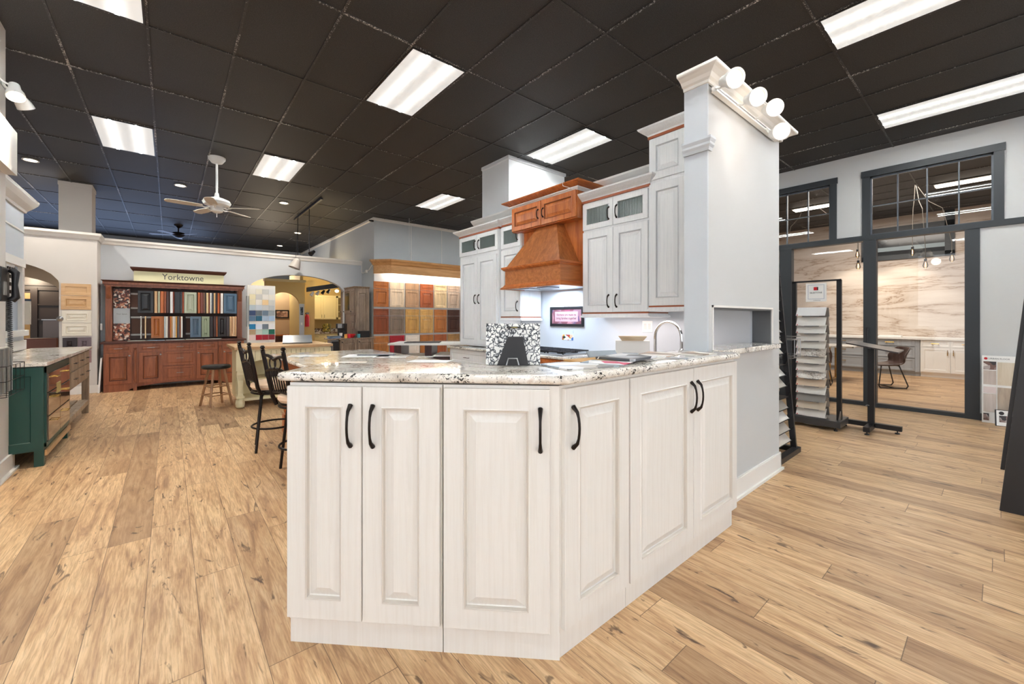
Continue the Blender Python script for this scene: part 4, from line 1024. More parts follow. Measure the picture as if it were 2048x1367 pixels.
# samples in the hutch
def hsample(x0, x1, z0, z1, col, lab, grp, flat=False):
    cm = paint('smp_' + col[1:], col, .35, coat=.1)
    if x1 - x0 > .11: # a door face
        t = thing('door_sample', lab, 'door sample', (x0, 10.50, z0), 0, grp)
        MB().panel(0, 0, x1 - x0, z1 - z0, rings('raised', .02, .035)).build('panel', cm, t)
    else:
        o = MB().panel(0, 0, x1 - x0 - .002, z1 - z0, [(0, -.19), (.004, -.195)]).build('door_sample', cm, None, (x0, 10.68, z0)); tag(o, lab, 'door sample', grp)
ORD = ['first', 'second', 'third', 'fourth', 'fifth', 'sixth', 'seventh', 'eighth', 'ninth', 'tenth', 'eleventh', 'twelfth', 'thirteenth', 'fourteenth', 'fifteenth', 'sixteenth', 'seventeenth', 'eighteenth', 'nineteenth', 'twentieth', 'twenty-first', 'twenty-second', 'twenty-third', 'twenty-fourth', 'twenty-fifth', 'twenty-sixth']
UP = [(-0.45, -0.228, '#15161C', 'black'), (-0.213, -0.17, '#C9A67C', 'tan'), (-0.162, -0.13, '#A9AD98', 'sage'), (-0.126, -0.074, '#B0602C', 'orange'), (-0.07, -0.038, '#8E4A28', 'chestnut'), (-0.036, 0.006, '#3A1A14', 'espresso'), (0.018, 0.063, '#E4E4E8', 'white'), (0.067, 0.083, '#9A4A34', 'brick'), (0.088, 0.176, '#11161C', 'ink black'), (0.178, 0.206, '#3F4248', 'charcoal'), (0.208, 0.233, '#A8502E', 'rust'), (0.237, 0.433, '#AEB8A6', 'sage'), (0.452, 0.492, '#B35F2B', 'orange'), (0.494, 0.542, '#6E2E1C', 'red-brown'), (0.545, 0.567, '#8A6652', 'mocha'), (0.569, 0.589, '#2E1E18', 'dark'), (0.591, 0.627, '#E8D3A2', 'cream'), (0.631, 0.649, '#8A4B2A', 'brown'), (0.653, 0.68, '#E8EAEE', 'white'), (0.682, 0.715, '#39424C', 'slate'), (0.716, 0.745, '#DDB57E', 'honey'), (0.748, 0.778, '#2B1712', 'dark'), (0.78, 0.812, '#C0632B', 'orange'), (0.815, 0.83, '#7A4028', 'brown'), (0.833, 0.877, '#EFECEA', 'white'), (0.886, 1.112, '#486580', 'blue')]
for i, (a, b, c, n_) in enumerate(UP): hsample(a, b, 1.44, 1.862, c, '%s door sample, %s from the left in the upper hutch row' % (n_, ORD[i]), 'upper row of door samples in the hutch')
LO = [(-0.413, -0.394, '#D8DADD', 'white'), (-0.352, -0.331, '#E3C79C', 'maple'), (-0.26, -0.098, '#A5622C', 'cherry'), (-0.096, -0.073, '#B56F38', 'orange'), (-0.07, -0.046, '#C3CFD6', 'pale blue'), (-0.045, -0.013, '#DCD9D2', 'off-white'), (-0.008, 0.016, '#5C2A1C', 'dark red'), (0.018, 0.04, '#C77A3A', 'orange'), (0.043, 0.061, '#DDB98E', 'maple'), (0.063, 0.086, '#EDEEF2', 'white'), (0.088, 0.104, '#E9E6DE', 'ivory'), (0.106, 0.127, '#D29A45', 'golden'), (0.129, 0.166, '#4C4C52', 'charcoal'), (0.168, 0.183, '#A65A34', 'brick'), (0.185, 0.212, '#F0EFEE', 'white'), (0.33, 0.505, '#54697F', 'blue'), (0.516, 0.644, '#8D9A82', 'green'), (0.649, 0.705, '#1B1214', 'black'), (0.709, 0.757, '#3A1D16', 'espresso'), (0.759, 0.78, '#B8683C', 'rust'), (0.785, 0.926, '#181012', 'black'), (0.928, 0.984, '#3B3032', 'dark grey'), (0.989, 1.015, '#E0BC90', 'maple'), (1.018, 1.043, '#DDB184', 'honey'), (1.046, 1.079, '#E6C49C', 'pale maple'), (1.081, 1.112, '#D9AC7E', 'oak')]
for i, (a, b, c, n_) in enumerate(LO): hsample(a, b, .955, 1.375, c, '%s door sample, %s from the left in the lower hutch row' % (n_, ORD[i]), 'lower row of door samples in the hutch')

# ================================================================== COLOUR TILE BOARD
t = thing('colour_board', 'tall white board of square paint colour chips in the arch', 'display board', (1.30, 10.45, 0))
MB().box(0, 0, 0, .53, .05, 2.06).build('board', M_white, t)
MB().box(-.02, -.02, 1.16, .0, .03, 1.82).box(.022, -.03, 1.16, .03, 0, 1.82).build('edge_panel', paint('edge_grey', '#7C8284', .4), t)
CB = [['#F0EFE9', '#EDEBDD', '#D0D2CF', '#E6E9EA'], ['#F0E8C6', '#D2D2CF', '#F3F1EC', '#F2F0E8'], ['#EBE3C4', '#F4F1EA', '#EBCD9C', '#DADCD8'], ['#C3D3DC', '#CDD8E4', '#D2D7DA', '#C6CCD0'],
      ['#1F3866', '#66707A', '#6A7F96', '#9CA8B2'], ['#577B9E', '#14607F', '#A9C0DA', '#A6C3E2'], None, ['#0C7BB4', '#D9E4F4', '#6D7C8C', '#F2F4F8'], ['#B39A78', '#C9DAD2', '#A8CFC6', '#086455'], ['#F1DDDC', '#B3152F', '#A01F33', '#8E2433']]
names = ['white', 'pale yellow', 'cream', 'light blue', 'navy row', 'blue', '', 'bright blue', 'green', 'red']
for r_, row in enumerate(CB):
    if not row: continue
    for c_, hx in enumerate(row):
        z = 1.98 - r_ * .118 if r_ < 6 else 1.98 - 6 * .118 - .06 - (r_ - 7) * .118
        MB().box(.035 + c_ * .122, -.008, z - .112, .035 + c_ * .122 + .117, 0, z).build('colour_chip', paint('chip_' + hx[1:], hx, .35), t)
# ================================================================== SAMPLE WALL
MB_ = MB().sweep([(0, 2.46), (.0, 2.66), (.03, 2.68), (.05, 2.72), (.09, 2.76), (.10, 2.80), (0, 2.80), (-.03, 2.80), (-.03, 2.46)], [(3.93, 10.1), (3.93, 9.76 + .30), (4.24, 9.72), (6.9, 9.72)])
t = thing('valance', 'maple wood valance with crown over the door sample wall', 'valance')
MB_.build('valance_board', wood('maple_valance', '#C99B68', '#B08250', .45, axis='X'), t)
MB().box(4.2, 9.80, 2.595, 6.8, 9.86, 2.615).build('strip_lamp', emis('warm_strip', (1, .88, .74), 2), t)
MB().prism([(3.95, 10.1), (3.95, 10.05), (4.26, 9.74), (6.9, 9.74), (6.9, 10.1)], 2.62, 2.64).build('valance_top', wood('maple_valance', '#C99B68', '#B08250', .45), t)
cols = [['#B0692F', '#E5D2B8', '#B79474', '#AE6038', '#E3CBA2', '#C6B2A0', '#D79A4B'], ['#8C4524', '#8A7A6C', '#D5A75E', '#DBB06A', '#BC763A', '#46271E', '#C08A52'], ['#BC7A40', '#A51E30', '#EFE9E2', '#BC7A40', '#AC6038', '#B58D58', '#E6DFD8']]
nm = [['cherry', 'pale maple', 'taupe', 'reddish orange', 'light yellow', 'greige', 'golden'], ['red-brown', 'weathered grey', 'yellow', 'arched yellow', 'orange-brown', 'dark espresso', 'caramel'], ['orange oak', 'bright red', 'white', 'amber', 'burnt orange', 'glazed tan', 'off-white']]
rn = ['top', 'middle', 'bottom']
for r_ in range(3):
    for c_ in range(7):
        x0 = 3.905 + .085 + c_ * .428; x0 = 3.99 - .06 + c_ * .428
        z0 = [1.63, .94, .25][r_]; H_ = .655
        t = thing('door_sample', '%s cabinet door sample in the %s row of the sample wall' % (nm[r_][c_], rn[r_]), 'door sample', (x0, 10.095, z0), 0, 'door samples on the sample wall')
        mm = wood('sw_%d%d' % (r_, c_), cols[r_][c_], '#%02X%02X%02X' % tuple(int(int(cols[r_][c_][k:k + 2], 16) * .80) for k in (1, 3, 5)), .35) if cols[r_][c_] not in ('#A51E30', '#EFE9E2', '#E6DFD8') else paint('sw_%d%d' % (r_, c_), cols[r_][c_], .35)
        st = 'flat' if (r_, c_) in ((0, 1), (1, 0), (0, 2), (2, 0), (2, 1), (2, 5), (0, 4)) else 'raised'
        MB().panel(0, 0, .395, .455, rings(st, .022, .058)).build('door', mm, t)
        MB().panel(0, 0, .395, .175, rings('slab' if r_ == 0 and c_ in (1, 2) else ('flat' if st == 'flat' else 'small'), .022, .04)).build('drawer_front', mm, t, (0, 0, .465))
        MB().box(.03, .0, .0, .365, .004, .64).build('back_rail', M_trim, t)
        if r_ == 2:
            dd = t.children[1]; MB().box(.14, -.03, .075, .26, -.022, .095).build('handle', M_bronze, dd)
# wine-dark display island
t = thing('display_bar', 'dark wine-stained open bar unit with pale stone tops', 'bar unit', (3.55, 6.45, 0), -40)
MB().box(-.62, -.30, .0, .62, .30, .68).build('body', M_wine, t)
MB().box(-.66, -.34, .68, .10, .34, .70).box(.10, -.34, .695, .66, .34, .72).build('lower_top', M_white, t)
for x in (-.52, .0, .52): MB().box(x - .06, -.26, .70, x + .06, .26, .885).build('upright', M_wine, t)
MB().box(-.66, -.36, .885, .68, .36, .915).build('upper_top', M_white, t)
text('logo', 'NAPOLEON', .05, M_white, t, (.30, -.303, .52), ext=.0005)
MB().tube([(.17 + .26 * i / 10, -.303, .56 + .05 * math.sin(math.pi * i / 10)) for i in range(11)], .006, 5).build('logo_arc', M_white, t)
o = MB().box(-.3, -.18, 0, .3, .18, .012).build('plan_sheets', paint('plan_dark', '#2C3038', .5), None, (3.42, 6.50, .916), (0, 0, R(-35))); tag(o, 'dark folder of plans lying on the wine-dark bar unit', 'folder')
# ================================================================== GREY WEATHERED CABINETS
t = thing('tall_cabinet', 'weathered grey-brown tall hutch cabinet with arched doors', 'cabinet', (3.52, 11.28, 0), -90)
t2 = thing('base_cabinet', 'weathered grey-brown low cabinet with two doors and dark top', 'cabinet', (3.07, 9.92, 0))
MB().box(0, 0, .09, .80, .30, .84).box(0, .03, 0, .80, .30, .09).build('carcass', M_greyw, t2)
for a in (.01, .405):
    dr = MB().panel(0, 0, .385, .72, rings('raised', .02, .055)).build('door', M_greyw, t2, (a, 0, .105)); knob(dr, .03, .67, M_black)
MB().box(-.03, -.03, .84, .83, .30, .87).build('top_board', M_greyw, t2)
MB().box(.0, 0, .871, 1.10, .34, 2.08).build('carcass', M_greyw, t)
for a, w_ in ((.02, .26), (.29, .52), (.82, .26)):
    dr = MB().panel(0, 0, w_, .62, rings('raised', .02, .05)).build('door', M_greyw, t, (a, 0, 1.46))
    if w_ > .3: MB().panel(.10, .10, .42, .52, [(0, -.023)]).build('glass_pane', M_glassd, dr)
    knob(dr, .03, .05, M_black)
for a in (.02, .82):
    for z in (1.26, 1.08): MB().panel(0, 0, .26, .16, rings('small', .02, .02)).build('drawer', M_greyw, t, (a, 0, z))
MB().panel(0, 0, .27, 1.05, rings('raised', .012, .045)).move(Matrix.Translation((1.10, .035, .96)) @ Matrix.Rotation(R(90), 4, 'Z')).build('side_panel', M_greyw, t)
MB().sweep(crown(2.075, .05, .04), [(0, .34), (0, 0), (1.10, 0), (1.10, .34)]).build('crown_moulding', M_greyw, t)
t = thing('beverage_fridge', 'black glass-door beverage fridge left of the grey low cabinet', 'fridge', (2.88, 9.93, 0))
MB().box(0, .02, .05, .17, .30, .83).build('body', M_steel, t); MB().box(.01, 0, .08, .16, .02, .80).build('glass_door', M_black, t); MB().tube([(.02, -.03, .2), (.02, -.03, .7)], .008, 6).build('handle', M_steel, t)
t = thing('coffee_machine', 'black and grey coffee machine on the grey cabinet', 'coffee machine', (3.22, 10.30, .872), -35)
MB().box(-.10, -.08, 0, .10, .12, .03).box(-.10, .02, .03, .10, .12, .30).box(-.10, -.10, .22, .10, .12, .34).build('body', M_black, t, bevel=.01)
MB().box(-.05, -.115, .23, .05, -.10, .33).build('head_panel', M_steel, t); MB().lathe([(.035, .03), (.04, .11)], c=(0, -.04, 0), n=12).build('cup', M_white, t)
o = MB().lathe([(.07, 0), (.10, .05), (.115, .09), (.105, .09), (.06, .01)], n=16).build('snack_bowl', M_red, None, (3.36, 10.06, .871)); tag(o, 'red snack bowl on the grey cabinet by the coffee machine', 'bowl')
o = MB().box(-.12, -.07, 0, .12, .07, .16).build('snack_box', M_black, None, (3.44, 10.00 - .0, .871), (0, 0, R(5))); o.location = (3.66, 10.02, .871); tag(o, 'black box right of the red bowl on the grey cabinet', 'box')
for i, (c, x) in enumerate((('#E9B25A', 3.20), ('#C8284A', 3.27), ('#4FA3B8', 3.50))):
    o = MB().box(-.03, -.02, 0, .03, .02, .09).build('snack_pack', paint('pack_' + c[1:], c, .4), None, (x, 9.915, .871), (0, 0, R(15 * i))); tag(o, ['yellow', 'pink', 'teal'][i] + ' snack pack in front of the coffee machine', 'snack pack', 'snack packs on the grey cabinet')
for i in range(3):
    o = MB().box(-.13, -.09, 0, .13, .09, .018).build('binder', paint('binder_%d' % i, ['#4F6F9A', '#8FA6BE', '#33445C'][i], .5), None, (2.96, 10.0, .871 + .0185 * i), (0, 0, R(-8 + 9 * i))); tag(o, ['bottom', 'middle', 'top'][i] + ' blue binder of the stack on the fridge end', 'binder', 'stacked blue binders')
t = thing('worktop', 'thin slab over the black fridge carrying blue binders', 'worktop', (2.80, 9.90, .850)); MB().box(0, 0, 0, .235, .34, .02).build('slab', M_greyw, t)
# ================================================================== BACK KITCHEN (yellow)
t = thing('wall_cabinet', 'cream wall cabinets with a glass door in the yellow kitchen', 'cabinet', (3.25, 13.45, 0))
MB().box(0, 0, 1.30, 1.6, .34, 2.05).build('carcass', M_creamcab, t)
for i in range(4):
    if i == 2:
        m = MB(); m.box(0, -.02, 0, .05, 0, .72); m.box(.33, -.02, 0, .38, 0, .72); m.box(0, -.02, 0, .38, 0, .05); m.box(0, -.02, .67, .38, 0, .72); dr = m.build('door', M_creamcab, t, (.01 + i * .395, 0, 1.315))
        MB().box(.05, -.01, .05, .33, -.005, .67).build('glass_pane', paint('glass_brown', '#7A6A48', .15), dr)
        for z in (.22, .44): MB().box(.05, -.0095 - .005, z, .33, -.0105, z + .012).build('shelf', M_creamcab, dr)
    else:
        dr = MB().panel(0, 0, .38, .72, rings('flat', .02, .05)).build('door', M_creamcab, t, (.01 + i * .395, 0, 1.315))
    bar_pull(dr, .35 if i % 2 == 0 else .03, .09, .09, M_bronze, vert=True)
t = thing('base_cabinet', 'cream base cabinets with drawers in the yellow kitchen', 'cabinet', (3.10, 13.20, 0))
MB().box(0, 0, 0, 1.8, .585, .875).build('carcass', M_creamcab, t)
for i in range(3):
    dr = MB().panel(0, 0, .58, .17, rings('small', .02, .03)).build('drawer', M_creamcab, t, (.01 + i * .595, 0, .69)); bar_pull(dr, .29, .09, .1, M_bronze)
    dr = MB().panel(0, 0, .58, .56, rings('flat', .02, .05)).build('drawer', M_creamcab, t, (.01 + i * .595, 0, .11)); knob(dr, .53, .5, M_bronze)
tag(MB().box(3.03, 13.15, .877, 4.95, 13.79, .915).box(3.03, 13.76, .915, 4.95, 13.79, 1.02).build('worktop', M_brownstone), 'brown speckled stone counter in the yellow kitchen', 'worktop')
t = thing('fire_extinguisher', 'red fire extinguisher hung on the yellow wall end', 'fire extinguisher', (2.98, 12.52, 1.10))
MB().lathe([(.0, 0), (.055, .005), (.06, .03), (.06, .27), (.045, .32), (.02, .34), (.02, .36)], c=(0, 0, 0), n=16).build('cylinder', M_red, t, smooth=True)
MB().box(-.03, -.02, .355, .05, .02, .40).build('valve', M_steel, t); MB().tube([(-.02, 0, .38), (-.08, 0, .35), (-.085, 0, .22), (-.07, 0, .12)], .012, 8).build('hose', M_black, t, smooth=True)
struct('wall_yellow_end', MB().box(2.905, 12.60, 0, 3.20, 12.72, 2.42), M_yel)
o = MB().lathe([(.0, 0), (.10, .0), (.12, .02), (.13, .22), (.10, .25), (0, .26)], n=6).build('pattern_jar', picture_mat('jar_pattern', ['#6E6A3A', '#C9B860', '#3E3A22', '#A08F4A'], 30, 3), None, (3.78, 13.5, .916)); tag(o, 'patterned yellow and green canister on the brown counter', 'canister')
t = thing('counter_rack', 'low brown wire rack with dark bottles on the brown counter', 'rack', (3.30, 13.45, .916))
MB().box(-.14, -.06, 0, .14, .06, .015).box(-.14, -.06, .10, .05, .06, .115).box(-.14, -.06, 0, -.13, .06, .115).build('shelf', M_bronze, t)
for x in (-.08, .0, .09): MB().lathe([(.02, .015), (.02, .08), (.008, .10), (.008, .13)], c=(x, 0, 0), n=8).build('bottle', M_black, t)
t = thing('track_beam', 'dark ceiling beam with a row of small spot heads in the arch', 'track', (0, 0, 0))
MB().hexa([(2.86, 11.9, 2.00 + .05), (3.66, 11.9, 2.20), (3.66, 12.1, 2.20), (2.86, 12.1, 2.05)], [(2.86, 11.9, 2.17), (3.66, 11.9, 2.33), (3.66, 12.1, 2.33), (2.86, 12.1, 2.17)]).build('beam', paint('beam_navy', '#3B4048', .5), t)
for i, x in enumerate((2.98, 3.12, 3.26, 3.40)):
    m = MB().lathe([(.015, .06), (.03, .04), (.045, -.06)], c=(x, 11.98, 2.0 + .03 * i), n=12, mat=Matrix.Rotation(R(35), 4, 'Y')); m.tube([(x, 11.98, 2.03 + .03 * i), (x, 11.98, 2.16 + .02 * i)], .006, 5)
    m.build('spot_head', M_white if i < 2 else M_black, t, smooth=True)
MB().lathe([(0, -.04), (.04, -.02), (.045, .02), (0, .04)], c=(3.62, 11.98, 2.10), n=14).build('bulb', emis('bright_bulb', (1, .93, .75), 18), t, smooth=True)
# tan room: picture, sideboard, small lamps
t = thing('wall_picture', 'small black framed picture on the tan wall', 'picture', (2.64, 15.08, 1.34))
MB().panel(0, 0, .40, .27, [(0, -.02), (.035, -.02), (.04, -.01)], back=.0).build('frame', M_black, t); MB().box(.04, -.012, .04, .36, -.0105, .23).build('print', picture_mat('sepia', ['#C9A78F', '#6E4E42', '#B48A74', '#8C6A5A'], 14, 2), t)
t = thing('side_table', 'low wooden side table against the tan wall', 'table', (2.95, 14.75, 0))
MB().box(-.45, -.2, .78, .45, .2, .82).build('tabletop', M_cherryx, t); MB().box(-.40, -.18, .0, .38, .18, .78).build('body', M_wine, t)
t = thing('wall_spots', 'row of small glowing spots above the tan wall', 'spot lamps', (2.45, 14.9, 2.22))
MB().box(-.3, -.02, .05, .75, .02, .07).build('rail', M_steel, t)
for i in range(4): MB().lathe([(0, -.04), (.035, -.035), (.02, .03), (0, .05)], c=(-.15 + i * .22, -.03, 0), n=10).build('bulb', emis('bright_bulb', (1, .93, .75), 18), t)
t = thing('wall_plate_art', 'narrow dark framed art on the white pier beside the extinguisher', 'picture', (2.80, 12.486, 1.43)); MB().box(0, 0, 0, .07, .002, .22).build('print', picture_mat('art_dark', ['#3B4756', '#6B7A8A', '#22303C'], 20, 3), t)
t = thing('light_switch', 'white light switch on the white pier', 'switch', (2.81, 12.486, 1.15)); MB().box(0, -.004, 0, .04, .002, .07).build('plate', M_white, t)
# ================================================================== LEFT SIDE
# door samples on the left arch wall
def wdoor(lab, x0, x1, z0, z1, mat, st='raised', grp='door samples beside the left arch'):
    t = thing('door_sample', lab, 'door sample', (x0, 10.448, z0), 0, grp)
    MB().panel(0, 0, x1 - x0, z1 - z0, rings(st, .02, .05)).build('panel', mat, t); return t
LM = wood('light_maple', '#DDB98C', '#CDA273', .4, axis='X')
wdoor('pair of light maple door samples at the top beside the left arch', -1.43, -1.065, 1.74, 1.945, LM, 'flat'); 
wdoor('lower light maple door sample beside the left arch', -1.43, -1.065, 1.49, 1.735, LM, 'raised')
wdoor('ivory door sample, upper of two beside the left arch', -1.42, -1.06, 1.26, 1.475, paint('ivory_smp', '#EAE4D6', .45), 'raised')
wdoor('ivory door sample, lower of two beside the left arch', -1.42, -1.06, 1.03, 1.255, paint('ivory_smp', '#EAE4D6', .45), 'raised')
wdoor('small dark espresso door sample low beside the left arch', -1.41, -1.24, .78, 1.00, paint('espresso_smp', '#2B2024', .4), 'raised')
wdoor('small purple-grey door sample low beside the left arch', -1.23, -1.06, .78, 1.00, paint('plum_smp', '#6E6068', .5), 'raised')
wdoor('small pinkish door sample at the bottom beside the left arch', -1.19, -1.06, .55, .77, paint('pink_smp', '#9A7A7C', .5), 'flat')
t = thing('thermostat', 'small white box on the wall left of the hutch', 'switch', (-.975, 10.70, 1.12)); MB().box(0, 0, 0, .03, .06, .12).build('case', M_white, t, bevel=.004)
o = MB().box(-.012, -.30, 0, .012, .30, .62).build('leaning_board', M_paper, None, (-.945, 10.55, .03), (0, R(0), 0)); o.rotation_euler = (0, R(3), 0); o.location = (-.96, 10.63, .004)
tag(o, 'white sample board leaning between the wall corner and hutch', 'board')
# green vanity
t = thing('vanity_cabinet', 'dark green vanity with mirror-like drawer fronts', 'vanity', (-.87, 5.58, 0), 90)
m = MB(); m.box(0, .0, .14, 1.18, .54, .905)
for a in (0, 1.12):
    for b in (0, .48): m.box(a, b, 0, a + .06, b + .06, .14)
m.build('carcass', M_green, t)
m = MB().panel(0, 0, .54, .745, rings('flat', .018, .075)); m.move(Matrix.Translation((0, .54, .15)) @ Matrix.Rotation(R(-90), 4, 'Z')); m.build('side_panel', M_green, t)
FOIL = paint('vanity_gloss', '#6E5A4C', .06, spec=1.0, coat=1.0)
m = MB(); m.box(.03, -.012, .84, 1.15, .0, .895); m.box(.03, -.012, .165, 1.15, 0, .20); m.box(.03, -.012, .165, .06, 0, .895); m.box(1.12, -.012, .165, 1.15, 0, .895); m.build('face_frame', M_green, t)
for (a, b, z0, z1) in ((.07, .58, .66, .83), (.59, 1.11, .66, .83), (.07, .58, .44, .65), (.59, 1.11, .44, .65), (.07, .58, .21, .43), (.59, 1.11, .21, .43)):
    dr = MB().panel(0, 0, b - a, z1 - z0, [(0, -.018), (.002, -.02)]).build('drawer', FOIL, t, (a, 0, z0)); bar_pull(dr, (b - a) / 2, (z1 - z0) * .7, .14, M_brass)
MB().box(.005, -.02, .09, 1.175, -.004, .14).build('lower_rail', wood('wood_rail', '#C8A070', '#A17D52', .4, axis='X'), t)
MB().box(.42, -.024, .60, .60, -.020, .70).build('price_tag', paint('tag_gold', '#B9A468', .5), t)
# wooden vanity
t = thing('vanity_table', 'weathered wood vanity table with drawers and slatted shelf', 'vanity', (-.87, 6.79, 0), 90)
PW = wood('pale_weathered', '#A8957F', '#7F6C5A', .55)
for a in (0, 1.50):
    for b in (0, .46): MB().box(a, b, 0, a + .07, b + .07, .905).build('post', PW, t)
MB().box(.02, .01, .50, 1.55, .52, .90).build('case', PW, t)
for a in (.09, .56, 1.03):
    for z0, z1 in ((.72, .885), (.53, .705)):
        dr = MB().panel(0, 0, .44, z1 - z0, [(0, -.015), (.002, -.017)]).build('drawer', PW, t, (a, .01, z0)); bar_pull(dr, .22, (z1 - z0) / 2, .15, M_black, y=-.015)
m = MB()
for i in range(6): m.box(.05, .03 + i * .08, .175, 1.52, .095 + i * .08, .195)
m.box(.05, .0, .13, 1.52, .03, .19); m.build('slatted_shelf', PW, t)
M_white_marble = granite('white_marble_top', '#E9E4DC', '#D6C9B6', '#B9AFA5', .12, .6)
tag(MB().box(-1.43, 5.555, .907, -.845, 6.775, .940).build('worktop', M_white_marble, bevel=.003), 'pale marble top on the dark green vanity', 'worktop')
tag(MB().box(-1.43, 6.78, .907, -.845, 8.40, .935).build('worktop', M_white_marble, bevel=.003), 'pale marble top on the weathered wood vanity', 'worktop')
tag(MB().box(-1.438, 5.66, .941, -1.415, 8.12, 1.06).build('backsplash', M_trim, bevel=.002), 'white backsplash strip behind the vanity tops', 'backsplash')
# phone and the wire rack on the near wall
t = thing('wall_phone', 'black wall telephone with coiled cord on the left wall', 'telephone', (-1.10, 5.26, 1.48), 90)
MB().box(-.10, -.07, 0, .12, 0, .28).build('body', M_black, t, bevel=.008)
h = MB(); h.tube([(.17, -.085, .01), (.17, -.11, .04), (.17, -.105, .14), (.17, -.11, .24), (.17, -.085, .27)], [.028, .026, .018, .026, .028], 10); h.move(Matrix.Translation((-.09, 0, 0))); h.build('handset', M_black, t, smooth=True)
for r_ in range(4):
    for c_ in range(3): MB().box(.125 - .03 + c_ * .0 , -.0, 0, .1, 0, 0) if False else None
MB().box(-.06, -.075, .05, .02, -.07, .16).build('keypad', paint('keypad_grey', '#8A8A88', .5), t)
pts = []
for i in range(150):
    u = i / 149; a = i * 1.15; sag = math.sin(u * math.pi)
    pts.append((.08 + .03 * u + .014 * math.cos(a), -.075 + .014 * math.sin(a) + .0 * sag, .02 - .46 * u))
MB().tube(pts, .0035, 5).build('coiled_cord', M_black, t, smooth=True)
t = thing('wire_basket', 'black wire basket holding sample strips on the left wall', 'basket', (-1.073, 5.09, .72), 90)
m = MB()
for z in (0, .12, .24): m.tube([(-.10, 0, z), (-.10, -.10, z), (.42, -.10, z), (.42, 0, z)], .003, 5)
for i in range(5): m.tube([(-.1 + .13 * i, -.10, .24), (-.1 + .13 * i, -.10, 0), (-.1 + .13 * i, 0, 0)], .0025, 5)
m.build('wires', M_black, t)
for i in range(8):
    o = MB().box(-.012, -.035, 0, .012, .035, .36).build('sample_strip', paint('strip_%d' % (i % 3), ['#DADADA', '#A9ACAF', '#C9C4BD'][i % 3], .4), None, (-1.025, 5.03 + .044 * i, .735)); tag(o, '%s grey-toned sample strip from the near end of the wire basket' % ORD[i], 'sample strip', 'sample strips in the wire basket')
o = MB().box(-.03, -.035, -.30, .03, .035, 0).build('hanging_towel', paint('towel', '#C9C3B8', .9, var=.1), None, (-1.40, 8.05, 1.56)); tag(o, 'pale folded cloth sample hanging at the left window corner', 'cloth')
MB().box(-.032, -.037, -.0, .032, .037, .03).build('clip', paint('clip_navy', '#27364A', .5), o)
o = MB().box(0, 6.62, 1.60, .004, 6.95, 1.97)
t = thing('key_display', 'white card with rows of small dark knobs in the window', 'display card', (-1.425, 7.30, 1.58), 90)
MB().box(0, 0, 0, .34, .006, .40).build('card', M_white, t)
for r_ in range(4):
    for c_ in range(4): MB().box(.03 + c_ * .08, -.012, .05 + r_ * .09, .06 + c_ * .08, 0, .09 + r_ * .09).build('sample_knob', M_bronze, t)
# den beyond the left arch
t = thing('dark_bookcase', 'dark brown built-in kitchen wall seen through the left arch', 'cabinet', (-2.9, 13.4, 0))
DB = paint('den_brown', '#2E221C', .4)
m = MB(); m.box(0, .05, 0, 1.75, .5, 2.3); m.box(-.02, 0, 2.05, 1.77, .5, 2.12); m.box(0, 0, 1.95, 1.75, .5, 2.0); m.box(.62, -.02, 0, .72, .1, 2.0)
for z in (1.30, 1.62, .90): m.box(.72, 0, z, 1.75, .4, z + .03)
m.build('carcass', DB, t)
MB().box(.80, -.02, .92, 1.45, .05, 1.30).build('oven_door', paint('oven_brown', '#4A3A34', .2), t); MB().box(.78, -.03, 1.30, 1.50, .0, 1.315).build('steel_trim', M_steel, t)
MB().box(.48, -.03, .3, .62, .04, 1.88).build('brass_column', paint('column_tan', '#A88A5C', .5), t)
MB().box(.15, .02, 1.40, .42, .045, 1.6).build('lit_niche', emis('niche', (1, .68, .25), 1.2), t)
t = thing('bar_chair', 'brown leather low-back chair behind the left arch', 'chair', (-1.78, 11.2, 0))
MB().box(-.21, 0, .66, .21, .05, .98).build('backrest', paint('cognac', '#6B3A28', .45, var=.1), t, bevel=.02); MB().box(-.21, .05, .60, .21, .45, .68).build('seat', paint('cognac', '#6B3A28', .45), t, bevel=.02)
for x in (-.18, .18):
    for y in (.04, .42): MB().tube([(x, y, 0), (x, y, .64)], .014, 6).build('leg', M_black, t)
o = MB().lathe([(.0, 0), (.04, .0), (.045, .03), (0, .05)], n=14, axis='y').build('push_button', M_steel, None, (-1.454 + .02, 10.44, 1.30)); o.location = (-1.44, 10.446, 1.33); o.rotation_euler = (0, 0, R(180)); tag(o, 'small bluish steel disc on the left arch edge', 'button')
# ================================================================== RIGHT SIDE
# A-frame tile rack by the partition
t = thing('tile_rack', 'black A-frame rack of tile samples behind the partition end', 'display rack', (4.18, 1.30, 0))
def lean(z): return .02 + z * .075
m = MB()
for x in (.02, .62): m.hexa([(x, .0, 0), (x + .03, .0, 0), (x + .03, .05, 0), (x, .05, 0)], [(x, lean(2.0), 2.0), (x + .03, lean(2.0), 2.0), (x + .03, lean(2.0) + .04, 2.0), (x, lean(2.0) + .04, 2.0)])
for x in (.02, .62): m.hexa([(x, .50, 0), (x + .03, .50, 0), (x + .03, .55, 0), (x, .55, 0)], [(x, lean(2.0) + .04, 2.0), (x + .03, lean(2.0) + .04, 2.0), (x + .03, lean(2.0) + .08, 2.0), (x, lean(2.0) + .08, 2.0)])
m.box(0, -.02, 0, .68, .04, .05); m.box(0, .0, 0, .05, .56, .05); m.box(.62, .0, 0, .67, .56, .05); m.box(0, .52, 0, .68, .58, .05)
m.build('frame', M_black, t)
NS = 17
